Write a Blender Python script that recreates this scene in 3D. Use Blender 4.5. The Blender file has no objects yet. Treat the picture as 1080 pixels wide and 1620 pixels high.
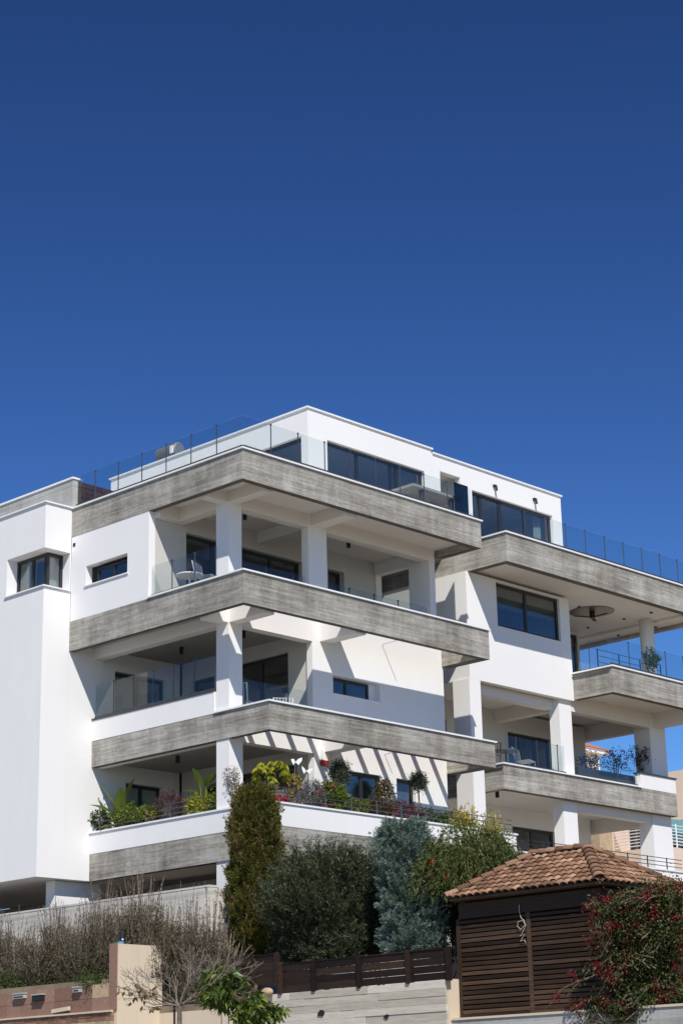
import bpy, math, random
import numpy as np
from mathutils import Vector, Matrix
random.seed(7); rng = np.random.default_rng(11)
S = bpy.context.scene
COL = S.collection
# ------------------------------------------------------------------ camera
YAW, PITCH, ROLL, FPX = map(float, (math.radians(43.7163), math.radians(17.5465), math.radians(-1.2641), 3019.57))
CAM = np.array([-32.1478, -34.2528, -16.6297])
fwd = np.array([math.cos(YAW)*math.cos(PITCH), math.sin(YAW)*math.cos(PITCH), math.sin(PITCH)])
rgt = np.array([math.sin(YAW), -math.cos(YAW), 0.0]); upv = np.cross(rgt, fwd)
r2 = math.cos(ROLL)*rgt + math.sin(ROLL)*upv; u2 = -math.sin(ROLL)*rgt + math.cos(ROLL)*upv
cd = bpy.data.cameras.new('camera'); cam = bpy.data.objects.new('camera', cd); COL.objects.link(cam)
cd.sensor_fit = 'HORIZONTAL'; cd.sensor_width = 24.0; cd.lens = FPX/1080*24; cd.clip_end = 3000; cd.clip_start = 0.5
cam.matrix_world = Matrix(((r2[0], u2[0], -fwd[0], CAM[0]), (r2[1], u2[1], -fwd[1], CAM[1]), (r2[2], u2[2], -fwd[2], CAM[2]), (0, 0, 0, 1)))
S.camera = cam
# ------------------------------------------------------------------ sky, sun, exposure
SUN = np.array([0.74, 1.0, -1.30]); SUN /= np.linalg.norm(SUN)
W = bpy.data.worlds.new('World'); S.world = W; W.use_nodes = True
wn = W.node_tree.nodes; wl = W.node_tree.links
bg = wn['Background']; sky = wn.new('ShaderNodeTexSky'); sky.sky_type = 'NISHITA'; sky.sun_disc = False
sky.sun_elevation = math.asin(-SUN[2]); sky.sun_rotation = math.atan2(-SUN[0], -SUN[1]) % (2*math.pi)
sky.altitude = 0; sky.air_density = 1.0; sky.dust_density = 0.0; sky.ozone_density = 6.3
gam = wn.new('ShaderNodeGamma'); gam.inputs[1].default_value = 1.7          # the photograph's contrasty, polarised-looking blue
gan = wn.new('ShaderNodeVectorMath'); gan.operation = 'SCALE'; gan.inputs['Scale'].default_value = 0.34
wl.new(sky.outputs[0], gam.inputs[0]); wl.new(gam.outputs[0], gan.inputs[0])
wl.new(gan.outputs[0], bg.inputs[0]); bg.inputs[1].default_value = 0.075
sd = bpy.data.lights.new('sun', 'SUN'); sd.energy = 4.25; sd.angle = math.radians(0.5); sd.color = (1.0, 0.955, 0.885)
so = bpy.data.objects.new('sun', sd); COL.objects.link(so)
so.rotation_euler = Vector(SUN).to_track_quat('-Z', 'Y').to_euler()
S.view_settings.view_transform = 'Standard'; S.view_settings.look = 'None'; S.view_settings.gamma = 1.0
S.view_settings.exposure = 0.22
S.render.engine = 'CYCLES'
S.cycles.max_bounces = 10; S.cycles.transparent_max_bounces = 24; S.cycles.glossy_bounces = 4; S.cycles.diffuse_bounces = 4

# ------------------------------------------------------------------ pixel rays (for measuring positions off the photograph)
def ray(px, py): return fwd + (px-540)/FPX*r2 - (py-810)/FPX*u2
def at(px, py, **k):
    d = ray(px, py); (a, v), = k.items(); i = 'xyz'.index(a)
    return CAM + (v-CAM[i])/d[i]*d
def dep(px, py, D): return CAM + D*ray(px, py)

# ------------------------------------------------------------------ materials
MATS = {}
def nodes(name):
    m = bpy.data.materials.new(name); m.use_nodes = True; t = m.node_tree
    for n in list(t.nodes): t.nodes.remove(n)
    out = t.nodes.new('ShaderNodeOutputMaterial'); MATS[name] = m
    def N(kind, **kw):
        n = t.nodes.new('ShaderNode'+kind)
        for k, v in kw.items():
            if k.startswith('i_'):
                key = k[2:]; key = int(key) if key.isdigit() else key.replace('_', ' ')
                n.inputs[key].default_value = v
            else: setattr(n, k, v)
        return n
    return m, t, N, t.links.new, out
def ramp(N, stops, interp='LINEAR'):
    r = N('ValToRGB'); cr = r.color_ramp; cr.interpolation = interp
    while len(cr.elements) < len(stops): cr.elements.new(0.5)
    for e, (p, c) in zip(cr.elements, stops):
        e.position = p; e.color = (*c, 1) if len(c) == 3 else c
    return r
def mapping(N, L, scale):
    tc = N('TexCoord'); mp = N('Mapping'); mp.inputs['Scale'].default_value = scale
    L(tc.outputs['Object'], mp.inputs[0]); return mp
def plain(name, col, rough=0.6, metal=0.0, var=0.0, scale=(3, 3, 3), bump=0.0):
    m, t, N, L, out = nodes(name)
    b = N('BsdfPrincipled'); b.inputs['Roughness'].default_value = rough; b.inputs['Metallic'].default_value = metal
    if var:
        mp = mapping(N, L, scale); no = N('TexNoise', i_Scale=1.0, i_Detail=6.0, i_Roughness=0.6); L(mp.outputs[0], no.inputs[0])
        r = ramp(N, [(0.3, [c*(1-var) for c in col]), (0.7, [min(1, c*(1+var)) for c in col])])
        L(no.outputs[0], r.inputs[0]); L(r.outputs[0], b.inputs['Base Color'])
        if bump:
            bp = N('Bump', i_Strength=bump, i_Distance=0.02); L(no.outputs[0], bp.inputs['Height']); L(bp.outputs[0], b.inputs['Normal'])
    else: b.inputs['Base Color'].default_value = (*col, 1)
    L(b.outputs[0], out.inputs[0]); return m
def stucco(name, col, stain=0.06):
    m, t, N, L, out = nodes(name)
    b = N('BsdfPrincipled', i_Roughness=0.85); b.inputs['Specular IOR Level'].default_value = 0.2
    mp = mapping(N, L, (0.5, 0.5, 0.35)); n1 = N('TexNoise', i_Scale=1.0, i_Detail=7.0, i_Roughness=0.62); L(mp.outputs[0], n1.inputs[0])
    mp2 = mapping(N, L, (5.0, 5.0, 0.35)); n2 = N('TexNoise', i_Scale=1.0, i_Detail=4.0); L(mp2.outputs[0], n2.inputs[0])
    mx = N('Math', operation='MULTIPLY_ADD', i_1=0.45); L(n2.outputs[0], mx.inputs[0]); L(n1.outputs[0], mx.inputs[2])
    r = ramp(N, [(0.45, [c*(1-stain) for c in col]), (0.75, col), (0.95, [min(1, c*1.02) for c in col])])
    L(mx.outputs[0], r.inputs[0]); L(r.outputs[0], b.inputs['Base Color'])
    mp3 = mapping(N, L, (60, 60, 60)); n3 = N('TexNoise', i_Scale=1.0, i_Detail=3.0); L(mp3.outputs[0], n3.inputs[0])
    bp = N('Bump', i_Strength=0.12, i_Distance=0.006); L(n3.outputs[0], bp.inputs['Height']); L(bp.outputs[0], b.inputs['Normal'])
    L(b.outputs[0], out.inputs[0]); return m
def concrete(name, dark, mid, light, board=0.1, streak=1.0, boardvar=0.2):
    m, t, N, L, out = nodes(name)
    b = N('BsdfPrincipled', i_Roughness=0.9); b.inputs['Specular IOR Level'].default_value = 0.2
    tc = N('TexCoord'); sp = N('SeparateXYZ'); L(tc.outputs['Object'], sp.inputs[0])
    # horizontal formwork boards: a tone for each board, a thin line at each joint
    dv = N('Math', operation='DIVIDE', i_1=board); L(sp.outputs[2], dv.inputs[0])
    fl = N('Math', operation='FLOOR'); L(dv.outputs[0], fl.inputs[0]); fr = N('Math', operation='FRACT'); L(dv.outputs[0], fr.inputs[0])
    ad = N('Math', operation='ADD'); L(sp.outputs[0], ad.inputs[0]); L(sp.outputs[1], ad.inputs[1])
    wl_ = N('Math', operation='MULTIPLY_ADD', i_1=0.37); L(fl.outputs[0], wl_.inputs[0])
    d3 = N('Math', operation='DIVIDE', i_1=3.1); L(ad.outputs[0], d3.inputs[0]); L(d3.outputs[0], wl_.inputs[2])
    f3 = N('Math', operation='FLOOR'); L(wl_.outputs[0], f3.inputs[0])
    cv = N('CombineXYZ'); L(fl.outputs[0], cv.inputs[0]); L(f3.outputs[0], cv.inputs[1])
    wn_ = N('TexWhiteNoise', noise_dimensions='2D'); L(cv.outputs[0], wn_.inputs['Vector'])
    mp = mapping(N, L, (0.9*streak, 0.9*streak, 16)); n1 = N('TexNoise', i_Scale=1.0, i_Detail=9.0, i_Roughness=0.7); L(mp.outputs[0], n1.inputs[0])
    mp2 = mapping(N, L, (0.55, 0.55, 0.9)); n2 = N('TexNoise', i_Scale=1.0, i_Detail=5.0, i_Roughness=0.6); L(mp2.outputs[0], n2.inputs[0])
    mp4 = mapping(N, L, (3.2, 3.2, 0.5)); n4 = N('TexNoise', i_Scale=1.0, i_Detail=3.0, i_Roughness=0.5); L(mp4.outputs[0], n4.inputs[0])
    mp5 = mapping(N, L, (9, 9, 11)); n5 = N('TexNoise', i_Scale=1.0, i_Detail=4.0, i_Roughness=0.6); L(mp5.outputs[0], n5.inputs[0])
    a1 = N('Math', operation='MULTIPLY', i_1=0.54); L(n1.outputs[0], a1.inputs[0])
    a2 = N('Math', operation='MULTIPLY_ADD', i_1=0.5); L(n2.outputs[0], a2.inputs[0]); L(a1.outputs[0], a2.inputs[2])
    a3 = N('Math', operation='MULTIPLY_ADD', i_1=boardvar); L(wn_.outputs['Value'], a3.inputs[0]); L(a2.outputs[0], a3.inputs[2])
    a4 = N('Math', operation='MULTIPLY_ADD', i_1=0.26); L(n4.outputs[0], a4.inputs[0]); L(a3.outputs[0], a4.inputs[2])
    a5 = N('Math', operation='MULTIPLY_ADD', i_1=0.25); L(n5.outputs[0], a5.inputs[0]); L(a4.outputs[0], a5.inputs[2])
    r = ramp(N, [(0.63, dark), (0.80, mid), (0.98, light)]); L(a5.outputs[0], r.inputs[0])
    ln = N('Math', operation='LESS_THAN', i_1=0.1); L(fr.outputs[0], ln.inputs[0])
    lm = N('Math', operation='MULTIPLY'); L(ln.outputs[0], lm.inputs[0]); L(n5.outputs[0], lm.inputs[1])
    ls = N('Math', operation='MULTIPLY', i_1=0.55); L(lm.outputs[0], ls.inputs[0])
    mix = N('MixRGB', blend_type='MULTIPLY'); mix.inputs[2].default_value = (0.45, 0.44, 0.42, 1)
    L(ls.outputs[0], mix.inputs[0]); L(r.outputs[0], mix.inputs[1]); L(mix.outputs[0], b.inputs['Base Color'])
    hs = N('Math', operation='MULTIPLY_ADD', i_1=-0.8); L(ln.outputs[0], hs.inputs[0]); L(a5.outputs[0], hs.inputs[2])
    bp = N('Bump', i_Strength=0.5, i_Distance=0.012); L(hs.outputs[0], bp.inputs['Height']); L(bp.outputs[0], b.inputs['Normal'])
    L(b.outputs[0], out.inputs[0]); return m
def glass(name, tint, ior, rough=0.0, gmul=1.0):
    m, t, N, L, out = nodes(name)
    tr = N('BsdfTransparent'); tr.inputs[0].default_value = (*tint, 1)
    gl = N('BsdfGlossy', i_Roughness=rough); gl.inputs[0].default_value = (gmul, gmul, gmul, 1)
    f0 = ((ior-1)/(ior+1))**2; lw = N('LayerWeight', i_Blend=0.5)          # Schlick reflection, the same from both sides of the pane
    pw = N('Math', operation='POWER', i_1=5.0); L(lw.outputs['Facing'], pw.inputs[0])
    f = N('Math', operation='MULTIPLY_ADD', i_1=1-f0, i_2=f0); L(pw.outputs[0], f.inputs[0])
    mx = N('MixShader'); L(f.outputs[0], mx.inputs[0]); L(tr.outputs[0], mx.inputs[1]); L(gl.outputs[0], mx.inputs[2])
    L(mx.outputs[0], out.inputs[0]); return m
def leaf(name, c1, c2, c3=None, trans=0.25, rough=0.55):
    m, t, N, L, out = nodes(name)
    g = N('NewGeometry'); stops = [(0.0, c1), (0.55, c2), (1.0, c3 or c2)]
    r = ramp(N, stops); L(g.outputs['Random Per Island'], r.inputs[0])
    b = N('BsdfPrincipled', i_Roughness=rough); b.inputs['Specular IOR Level'].default_value = 0.3; L(r.outputs[0], b.inputs['Base Color'])
    tl = N('BsdfTranslucent'); L(r.outputs[0], tl.inputs[0]); mx = N('MixShader', i_0=trans)
    L(b.outputs[0], mx.inputs[1]); L(tl.outputs[0], mx.inputs[2]); L(mx.outputs[0], out.inputs[0]); return m
def rand_piece(name, stops, rough=0.8, scale=(6, 6, 6), amt=0.35, bump=0.3):
    """a tone for each object (tile, board, slat) plus grain"""
    m, t, N, L, out = nodes(name)
    oi = N('ObjectInfo'); r = ramp(N, stops); L(oi.outputs['Random'], r.inputs[0])
    mp = mapping(N, L, scale); n1 = N('TexNoise', i_Scale=1.0, i_Detail=7.0, i_Roughness=0.65); L(mp.outputs[0], n1.inputs[0])
    rr = ramp(N, [(0.3, (1-amt,)*3), (0.7, (1+0*amt,)*3)]); L(n1.outputs[0], rr.inputs[0])
    mx = N('MixRGB', blend_type='MULTIPLY', i_0=1.0); L(r.outputs[0], mx.inputs[1]); L(rr.outputs[0], mx.inputs[2])
    b = N('BsdfPrincipled', i_Roughness=rough); b.inputs['Specular IOR Level'].default_value = 0.25
    L(mx.outputs[0], b.inputs['Base Color'])
    bp = N('Bump', i_Strength=bump, i_Distance=0.01); L(n1.outputs[0], bp.inputs['Height']); L(bp.outputs[0], b.inputs['Normal'])
    L(b.outputs[0], out.inputs[0]); return m

stucco('white', (0.79, 0.78, 0.765), 0.025)
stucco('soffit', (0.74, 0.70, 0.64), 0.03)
stucco('terrace_wall_shaded', (0.56, 0.54, 0.50), 0.03)  # wall paint darkened: the shade of the deep terraces is in this colour
stucco('soffit_shaded', (0.40, 0.375, 0.34), 0.03)  # darker copy of the soffit, shade of the inner terrace ceilings painted in
plain('soffit_edge', (0.115, 0.10, 0.08), 0.9, 0, 0.3, (2, 2, 2))
plain('blind', (0.20, 0.195, 0.185), 0.9)
stucco('cream', (0.62, 0.52, 0.39), 0.16)
stucco('peach', (0.66, 0.50, 0.40), 0.08)
stucco('peach_light', (0.72, 0.58, 0.46), 0.08)
concrete('concrete', (0.145, 0.132, 0.11), (0.295, 0.277, 0.24), (0.48, 0.46, 0.418), boardvar=0.08)
concrete('concrete_smooth', (0.26, 0.255, 0.235), (0.36, 0.355, 0.33), (0.46, 0.45, 0.43), 0.35, 0.5, 0.08)
concrete('concrete_wall', (0.40, 0.38, 0.33), (0.56, 0.535, 0.48), (0.66, 0.635, 0.58), 0.72, 0.5, 0.06)
plain('coping', (0.80, 0.80, 0.79), 0.6, 0, 0.04)
plain('dark_metal', (0.022, 0.023, 0.026), 0.4)
plain('grey_metal', (0.12, 0.125, 0.13), 0.4, 0.6)
plain('steel', (0.55, 0.56, 0.57), 0.35, 0.9)
plain('channel', (0.06, 0.062, 0.066), 0.45, 0.3)
plain('black', (0.012, 0.012, 0.013), 0.5)
plain('floor_tile', (0.20, 0.19, 0.17), 0.6, 0, 0.05)
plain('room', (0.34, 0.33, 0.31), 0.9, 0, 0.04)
plain('curtain', (0.72, 0.72, 0.69), 0.9, 0, 0.08, (8, 8, 0.5))
plain('dark_curtain', (0.16, 0.16, 0.16), 0.9, 0, 0.3, (12, 12, 0.3))
glass('window_glass', (0.74, 0.79, 0.80), 2.1, 0.0, 0.95)
glass('rail_glass', (0.925, 0.955, 0.952), 1.5, 0.0, 0.9)
glass('smoked_glass', (0.10, 0.12, 0.13), 1.6, 0.0, 0.9)
plain('stone_top', (0.30, 0.29, 0.265), 0.6, 0, 0.35, (25, 25, 25))
rand_piece('brown_tile', [(0, (0.045, 0.022, 0.016)), (1, (0.085, 0.042, 0.03))], 0.6)
rand_piece('roof_tile', [(0, (0.145, 0.075, 0.045)), (0.3, (0.245, 0.132, 0.078)), (0.7, (0.345, 0.20, 0.12)), (1, (0.47, 0.30, 0.19))], 0.85, (7, 7, 7), 0.5, 0.4)
rand_piece('dark_wood', [(0, (0.026, 0.0145, 0.009)), (0.5, (0.060, 0.034, 0.020)), (1, (0.14, 0.086, 0.055))], 0.62, (14, 1.6, 25), 0.55, 0.5)
rand_piece('fence_wood', [(0, (0.014, 0.008, 0.0055)), (0.6, (0.028, 0.016, 0.0105)), (1, (0.055, 0.033, 0.021))], 0.62, (14, 1.6, 25), 0.55, 0.5)
rand_piece('granite', [(0, (0.28, 0.155, 0.11)), (1, (0.40, 0.24, 0.175))], 0.6, (30, 30, 30), 0.45, 0.1)
rand_piece('sandstone', [(0, (0.46, 0.34, 0.20)), (1, (0.60, 0.46, 0.29))], 0.9, (7, 7, 7), 0.35, 0.6)
rand_piece('brick', [(0, (0.24, 0.13, 0.085)), (1, (0.38, 0.22, 0.145))], 0.9, (12, 12, 12), 0.4, 0.5)
rand_piece('course', [(0, (0.50, 0.455, 0.37)), (0.5, (0.63, 0.58, 0.48)), (1, (0.72, 0.665, 0.56))], 0.9, (2.2, 2.2, 20), 0.28, 0.5)
plain('paving', (0.25, 0.235, 0.205), 0.9, 0, 0.2, (0.6, 0.6, 0.6), 0.3)
plain('earth', (0.20, 0.155, 0.105), 0.95, 0, 0.35, (1.2, 1.2, 1.2), 0.6)
plain('hill', (0.22, 0.19, 0.13), 0.95, 0, 0.3, (0.2, 0.2, 0.2), 0.4)
plain('bark', (0.17, 0.13, 0.10), 0.9, 0, 0.35, (9, 9, 3), 0.5)
plain('pale_bark', (0.18, 0.15, 0.12), 0.9, 0, 0.35, (9, 9, 3), 0.3)
plain('cord_white', (0.55, 0.5, 0.43), 0.8)
plain('lamp_grey', (0.42, 0.41, 0.38), 0.5)
leaf('dry_stem', (0.14, 0.105, 0.075), (0.25, 0.20, 0.15), (0.42, 0.35, 0.28), 0.05, 0.8)
leaf('dry_seed', (0.10, 0.075, 0.05), (0.22, 0.17, 0.125), (0.40, 0.33, 0.27), 0.1, 0.8)
leaf('shrub_green', (0.028, 0.032, 0.014), (0.070, 0.068, 0.032), (0.14, 0.125, 0.07))
leaf('cypress', (0.032, 0.046, 0.008), (0.100, 0.112, 0.018), (0.25, 0.19, 0.04), 0.25)
leaf('cypress_brown', (0.12, 0.07, 0.025), (0.22, 0.14, 0.06), (0.30, 0.22, 0.13), 0.15)
leaf('olive', (0.020, 0.027, 0.012), (0.048, 0.060, 0.028), (0.16, 0.18, 0.10), 0.18, 0.5)
leaf('blue_cypress', (0.085, 0.13, 0.10), (0.17, 0.235, 0.19), (0.28, 0.35, 0.30), 0.18)
leaf('bottlebrush', (0.026, 0.042, 0.008), (0.075, 0.098, 0.022), (0.20, 0.215, 0.06), 0.25)
leaf('shade_green', (0.014, 0.022, 0.008), (0.03, 0.042, 0.014), (0.06, 0.075, 0.03), 0.15)  # deep shade between the garden trees put into a very dark leaf colour
leaf('fresh', (0.05, 0.085, 0.010), (0.11, 0.165, 0.018), (0.24, 0.27, 0.03), 0.35)
leaf('lime', (0.16, 0.19, 0.012), (0.30, 0.32, 0.02), (0.44, 0.42, 0.03), 0.4)
leaf('mid_green', (0.025, 0.048, 0.010), (0.055, 0.09, 0.018), (0.12, 0.16, 0.035), 0.3)
leaf('broad', (0.09, 0.15, 0.03), (0.16, 0.23, 0.04), (0.28, 0.33, 0.06), 0.4, 0.4)
leaf('purple', (0.05, 0.022, 0.026), (0.09, 0.04, 0.045), (0.16, 0.09, 0.085), 0.2)
leaf('dark_plum', (0.012, 0.010, 0.014), (0.026, 0.022, 0.028), (0.05, 0.045, 0.04), 0.15)
leaf('redleaf', (0.06, 0.025, 0.012), (0.11, 0.06, 0.02), (0.10, 0.13, 0.03), 0.25)
leaf('lavender', (0.09, 0.10, 0.085), (0.15, 0.15, 0.15), (0.20, 0.16, 0.30), 0.2)
leaf('pink', (0.55, 0.03, 0.10), (0.70, 0.06, 0.20), (0.75, 0.10, 0.35), 0.3)
leaf('red', (0.45, 0.006, 0.01), (0.62, 0.012, 0.02), (0.5, 0.02, 0.02), 0.3)
leaf('magenta', (0.12, 0.003, 0.012), (0.24, 0.006, 0.024), (0.38, 0.014, 0.042), 0.3)
leaf('yellow', (0.40, 0.28, 0.03), (0.52, 0.38, 0.06), (0.55, 0.45, 0.12), 0.35)
leaf('boug_green', (0.018, 0.030, 0.006), (0.048, 0.066, 0.014), (0.14, 0.155, 0.04), 0.25)
leaf('loquat', (0.035, 0.065, 0.014), (0.085, 0.135, 0.028), (0.24, 0.26, 0.05), 0.3, 0.35)
leaf('brown_leaf', (0.10, 0.06, 0.02), (0.17, 0.10, 0.03), (0.25, 0.17, 0.05), 0.3)

# ------------------------------------------------------------------ mesh helpers
def link(o, parent=None):
    COL.objects.link(o)
    if parent is not None:
        o.parent = parent; o.matrix_parent_inverse = Matrix.Translation(-Vector(root_loc(parent)))
    return o
def root_loc(p):
    return p.get('_loc', (0, 0, 0))
def tag(o, label=None, cat=None, group=None, kind=None):
    if label: o['label'] = label
    if cat: o['category'] = cat
    if group: o['group'] = group
    if kind: o['kind'] = kind
    return o
def thing(name, loc, label, cat, group=None):
    o = bpy.data.objects.new(name, None); o.empty_display_size = 0.2; COL.objects.link(o)
    o.location = tuple(map(float, loc)); o['_loc'] = [float(v) for v in loc]
    return tag(o, label, cat, group)
class MB:
    off = (0.0, 0.0, 0.0)      # shift given to what is built next (the right block stands a little back from the main one)
    def __init__(s): s.v = []; s.f = []
    def box(s, x0, x1, y0, y1, z0, z1):
        n = len(s.v)
        s.v += [(x0, y0, z0), (x1, y0, z0), (x1, y1, z0), (x0, y1, z0), (x0, y0, z1), (x1, y0, z1), (x1, y1, z1), (x0, y1, z1)]
        s.f += [tuple(n+i for i in q) for q in ((0, 3, 2, 1), (4, 5, 6, 7), (0, 1, 5, 4), (1, 2, 6, 5), (2, 3, 7, 6), (3, 0, 4, 7))]
        return s
    def bar(s, a, b, w, h, up=(0, 0, 1)):
        a = Vector(a); b = Vector(b); d = (b-a).normalized(); u = Vector(up)
        sd_ = d.cross(u)
        if sd_.length < 1e-4: sd_ = d.cross(Vector((1, 0, 0)))
        sd_.normalize(); u = sd_.cross(d); n = len(s.v)
        for p in (a, b):
            for i, j in ((-1, -1), (1, -1), (1, 1), (-1, 1)): s.v.append(tuple(p+sd_*(i*w/2)+u*(j*h/2)))
        s.f += [tuple(n+i for i in q) for q in ((0, 3, 2, 1), (4, 5, 6, 7), (0, 1, 5, 4), (1, 2, 6, 5), (2, 3, 7, 6), (3, 0, 4, 7))]
        return s
    def tube(s, pts, rad, n=6, cap=True):
        pts = [Vector(p) for p in pts]; base = len(s.v); prev = None
        if not hasattr(rad, '__len__'): rad = [rad]*len(pts)
        for i, p in enumerate(pts):
            d = (pts[min(i+1, len(pts)-1)]-pts[max(i-1, 0)])
            d = d.normalized() if d.length > 1e-9 else Vector((0, 0, 1))
            a = prev if prev is not None else (Vector((1, 0, 0)) if abs(d.x) < 0.9 else Vector((0, 1, 0)))
            a = (a-d*a.dot(d)); a = a.normalized() if a.length > 1e-6 else d.orthogonal().normalized(); prev = a; b_ = d.cross(a)
            for k in range(n):
                t_ = 2*math.pi*k/n; s.v.append(tuple(p+(a*math.cos(t_)+b_*math.sin(t_))*rad[i]))
        for i in range(len(pts)-1):
            for k in range(n):
                k2 = (k+1) % n; s.f.append((base+i*n+k, base+i*n+k2, base+(i+1)*n+k2, base+(i+1)*n+k))
        if cap:
            s.f.append(tuple(base+k for k in reversed(range(n)))); s.f.append(tuple(base+(len(pts)-1)*n+k for k in range(n)))
        return s
    def cyl(s, p, r, z0, z1, n=20): return s.tube([(p[0], p[1], z0), (p[0], p[1], z1)], r, n)
    def ball(s, c, r, nu=8, nv=6):
        b = len(s.v); r = r if hasattr(r, '__len__') else (r, r, r)
        for j in range(nv+1):
            ph = math.pi*j/nv
            for i in range(nu):
                th = 2*math.pi*i/nu; s.v.append((c[0]+r[0]*math.sin(ph)*math.cos(th), c[1]+r[1]*math.sin(ph)*math.sin(th), c[2]+r[2]*math.cos(ph)))
        for j in range(nv):
            for i in range(nu): s.f.append((b+j*nu+i, b+(j+1)*nu+i, b+(j+1)*nu+(i+1) % nu, b+j*nu+(i+1) % nu))
        return s
    def build(s, name, mat, parent=None, smooth=False):
        if any(MB.off): s.v = [(v[0]+MB.off[0], v[1]+MB.off[1], v[2]+MB.off[2]) for v in s.v]
        me = bpy.data.meshes.new(name); me.from_pydata(s.v, [], s.f); me.update()
        me.materials.append(MATS[mat])
        if smooth: me.polygons.foreach_set('use_smooth', [True]*len(me.polygons))
        return link(bpy.data.objects.new(name, me), parent)
def box(name, mat, parent, *b): return MB().box(*b).build(name, mat, parent)
def share(name, mesh, parent, loc=(0, 0, 0), rot=(0, 0, 0), scale=(1, 1, 1)):
    o = bpy.data.objects.new(name, mesh); link(o, parent); o.location = loc; o.rotation_euler = rot; o.scale = scale
    return o
def arrays(name, mat, parent, verts, faces):
    """verts Nx3 float, faces MxK int (all the same K)"""
    me = bpy.data.meshes.new(name); verts = np.asarray(verts, np.float32); faces = np.asarray(faces, np.int32); k = faces.shape[1]
    me.vertices.add(len(verts)); me.vertices.foreach_set('co', verts.ravel())
    me.loops.add(faces.size); me.loops.foreach_set('vertex_index', faces.ravel())
    me.polygons.add(len(faces)); me.polygons.foreach_set('loop_start', np.arange(0, faces.size, k, dtype=np.int32))
    me.polygons.foreach_set('loop_total', np.full(len(faces), k, np.int32))
    me.update(calc_edges=True); me.validate(); me.materials.append(MATS[mat])
    return link(bpy.data.objects.new(name, me), parent)
def unit(a): return a/np.maximum(np.linalg.norm(a, axis=-1, keepdims=True), 1e-9)
def rdir(n): return unit(rng.normal(size=(n, 3)))
def leaves(name, mat, parent, P, D, L, Wd, fold=0.15, sag=0.0):
    """diamond leaves: base P, direction D, length L, width Wd"""
    P = np.asarray(P, float); n = len(P); D = unit(np.asarray(D, float)); L = np.broadcast_to(L, n)[:, None]; Wd = np.broadcast_to(Wd, n)[:, None]
    s = unit(np.cross(D, rdir(n))); nn = np.cross(s, D)
    tip = P+D*L; tip[:, 2] -= sag*L[:, 0]
    mid = P+D*L*0.45+nn*Wd*fold
    V = np.stack([P, mid+s*Wd/2, tip, mid-s*Wd/2], 1).reshape(-1, 3)
    return arrays(name, mat, parent, V, np.arange(4*n).reshape(n, 4))
def gwall(name, mat, parent, ax, u0, u1, z0, z1, t0, t1, holes=()):
    """wall with rectangular openings; ax='y': runs along x with thickness t0..t1 in y; ax='x': runs along y, thickness in x"""
    us = sorted({u0, u1, *[h for a in holes for h in a[:2]]}); zs = sorted({z0, z1, *[h for a in holes for h in a[2:4]]})
    us = [u for u in us if u0 <= u <= u1]; zs = [z for z in zs if z0 <= z <= z1]
    nu, nz = len(us)-1, len(zs)-1
    def solid(i, j):
        if i < 0 or j < 0 or i >= nu or j >= nz: return False
        cu, cz = (us[i]+us[i+1])/2, (zs[j]+zs[j+1])/2
        return not any(a[0] < cu < a[1] and a[2] < cz < a[3] for a in holes)
    P3 = (lambda u, t, z: (u, t, z)) if ax == 'y' else (lambda u, t, z: (t, u, z))
    m = MB()
    def q(*c):
        n = len(m.v); m.v += c; m.f.append((n, n+1, n+2, n+3))
    for i in range(nu):
        for j in range(nz):
            if not solid(i, j): continue
            a, b, c, d = us[i], us[i+1], zs[j], zs[j+1]
            q(P3(a, t0, c), P3(b, t0, c), P3(b, t0, d), P3(a, t0, d)); q(P3(b, t1, c), P3(a, t1, c), P3(a, t1, d), P3(b, t1, d))
            if not solid(i-1, j): q(P3(a, t1, c), P3(a, t0, c), P3(a, t0, d), P3(a, t1, d))
            if not solid(i+1, j): q(P3(b, t0, c), P3(b, t1, c), P3(b, t1, d), P3(b, t0, d))
            if not solid(i, j-1): q(P3(a, t1, c), P3(b, t1, c), P3(b, t0, c), P3(a, t0, c))
            if not solid(i, j+1): q(P3(a, t0, d), P3(b, t0, d), P3(b, t1, d), P3(a, t1, d))
    return m.build(name, mat, parent)
def window(parent, ax, t, u0, u1, z0, z1, n=2, fw=0.07, name='window', splits=None, mat='dark_metal', pane='window_glass', curtain=None):
    """frame and mullions are the window's own mesh, each pane is its child; t: outer face of frame"""
    P3 = (lambda a, b, c0, c1, z_, w_: (a, b, c0, c1, z_, w_)) if ax == 'y' else (lambda a, b, c0, c1, z_, w_: (c0, c1, a, b, z_, w_))
    m = MB(); d = 0.08
    m.box(*P3(u0, u1, t, t+d, z1-fw, z1)); m.box(*P3(u0, u1, t, t+d, z0, z0+fw))
    m.box(*P3(u0, u0+fw, t, t+d, z0+fw, z1-fw)); m.box(*P3(u1-fw, u1, t, t+d, z0+fw, z1-fw))
    cuts = splits or [u0+(u1-u0)*k/n for k in range(1, n)]
    for c in cuts: m.box(*P3(c-fw*0.6, c+fw*0.6, t+0.005, t+d-0.005, z0+fw, z1-fw))
    o = m.build(name, mat, parent); e = [u0+fw]+[x for c in cuts for x in (c-fw*0.6, c+fw*0.6)]+[u1-fw]
    for a, b in zip(e[0::2], e[1::2]): box('pane', pane, o, *P3(a+0.003, b-0.003, t+0.03, t+0.045, z0+fw+0.003, z1-fw-0.003))
    if curtain:
        for a, b, mt in curtain: drape(o, ax, t+0.22, a, b, z0, z1, mt)
    return o
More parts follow.
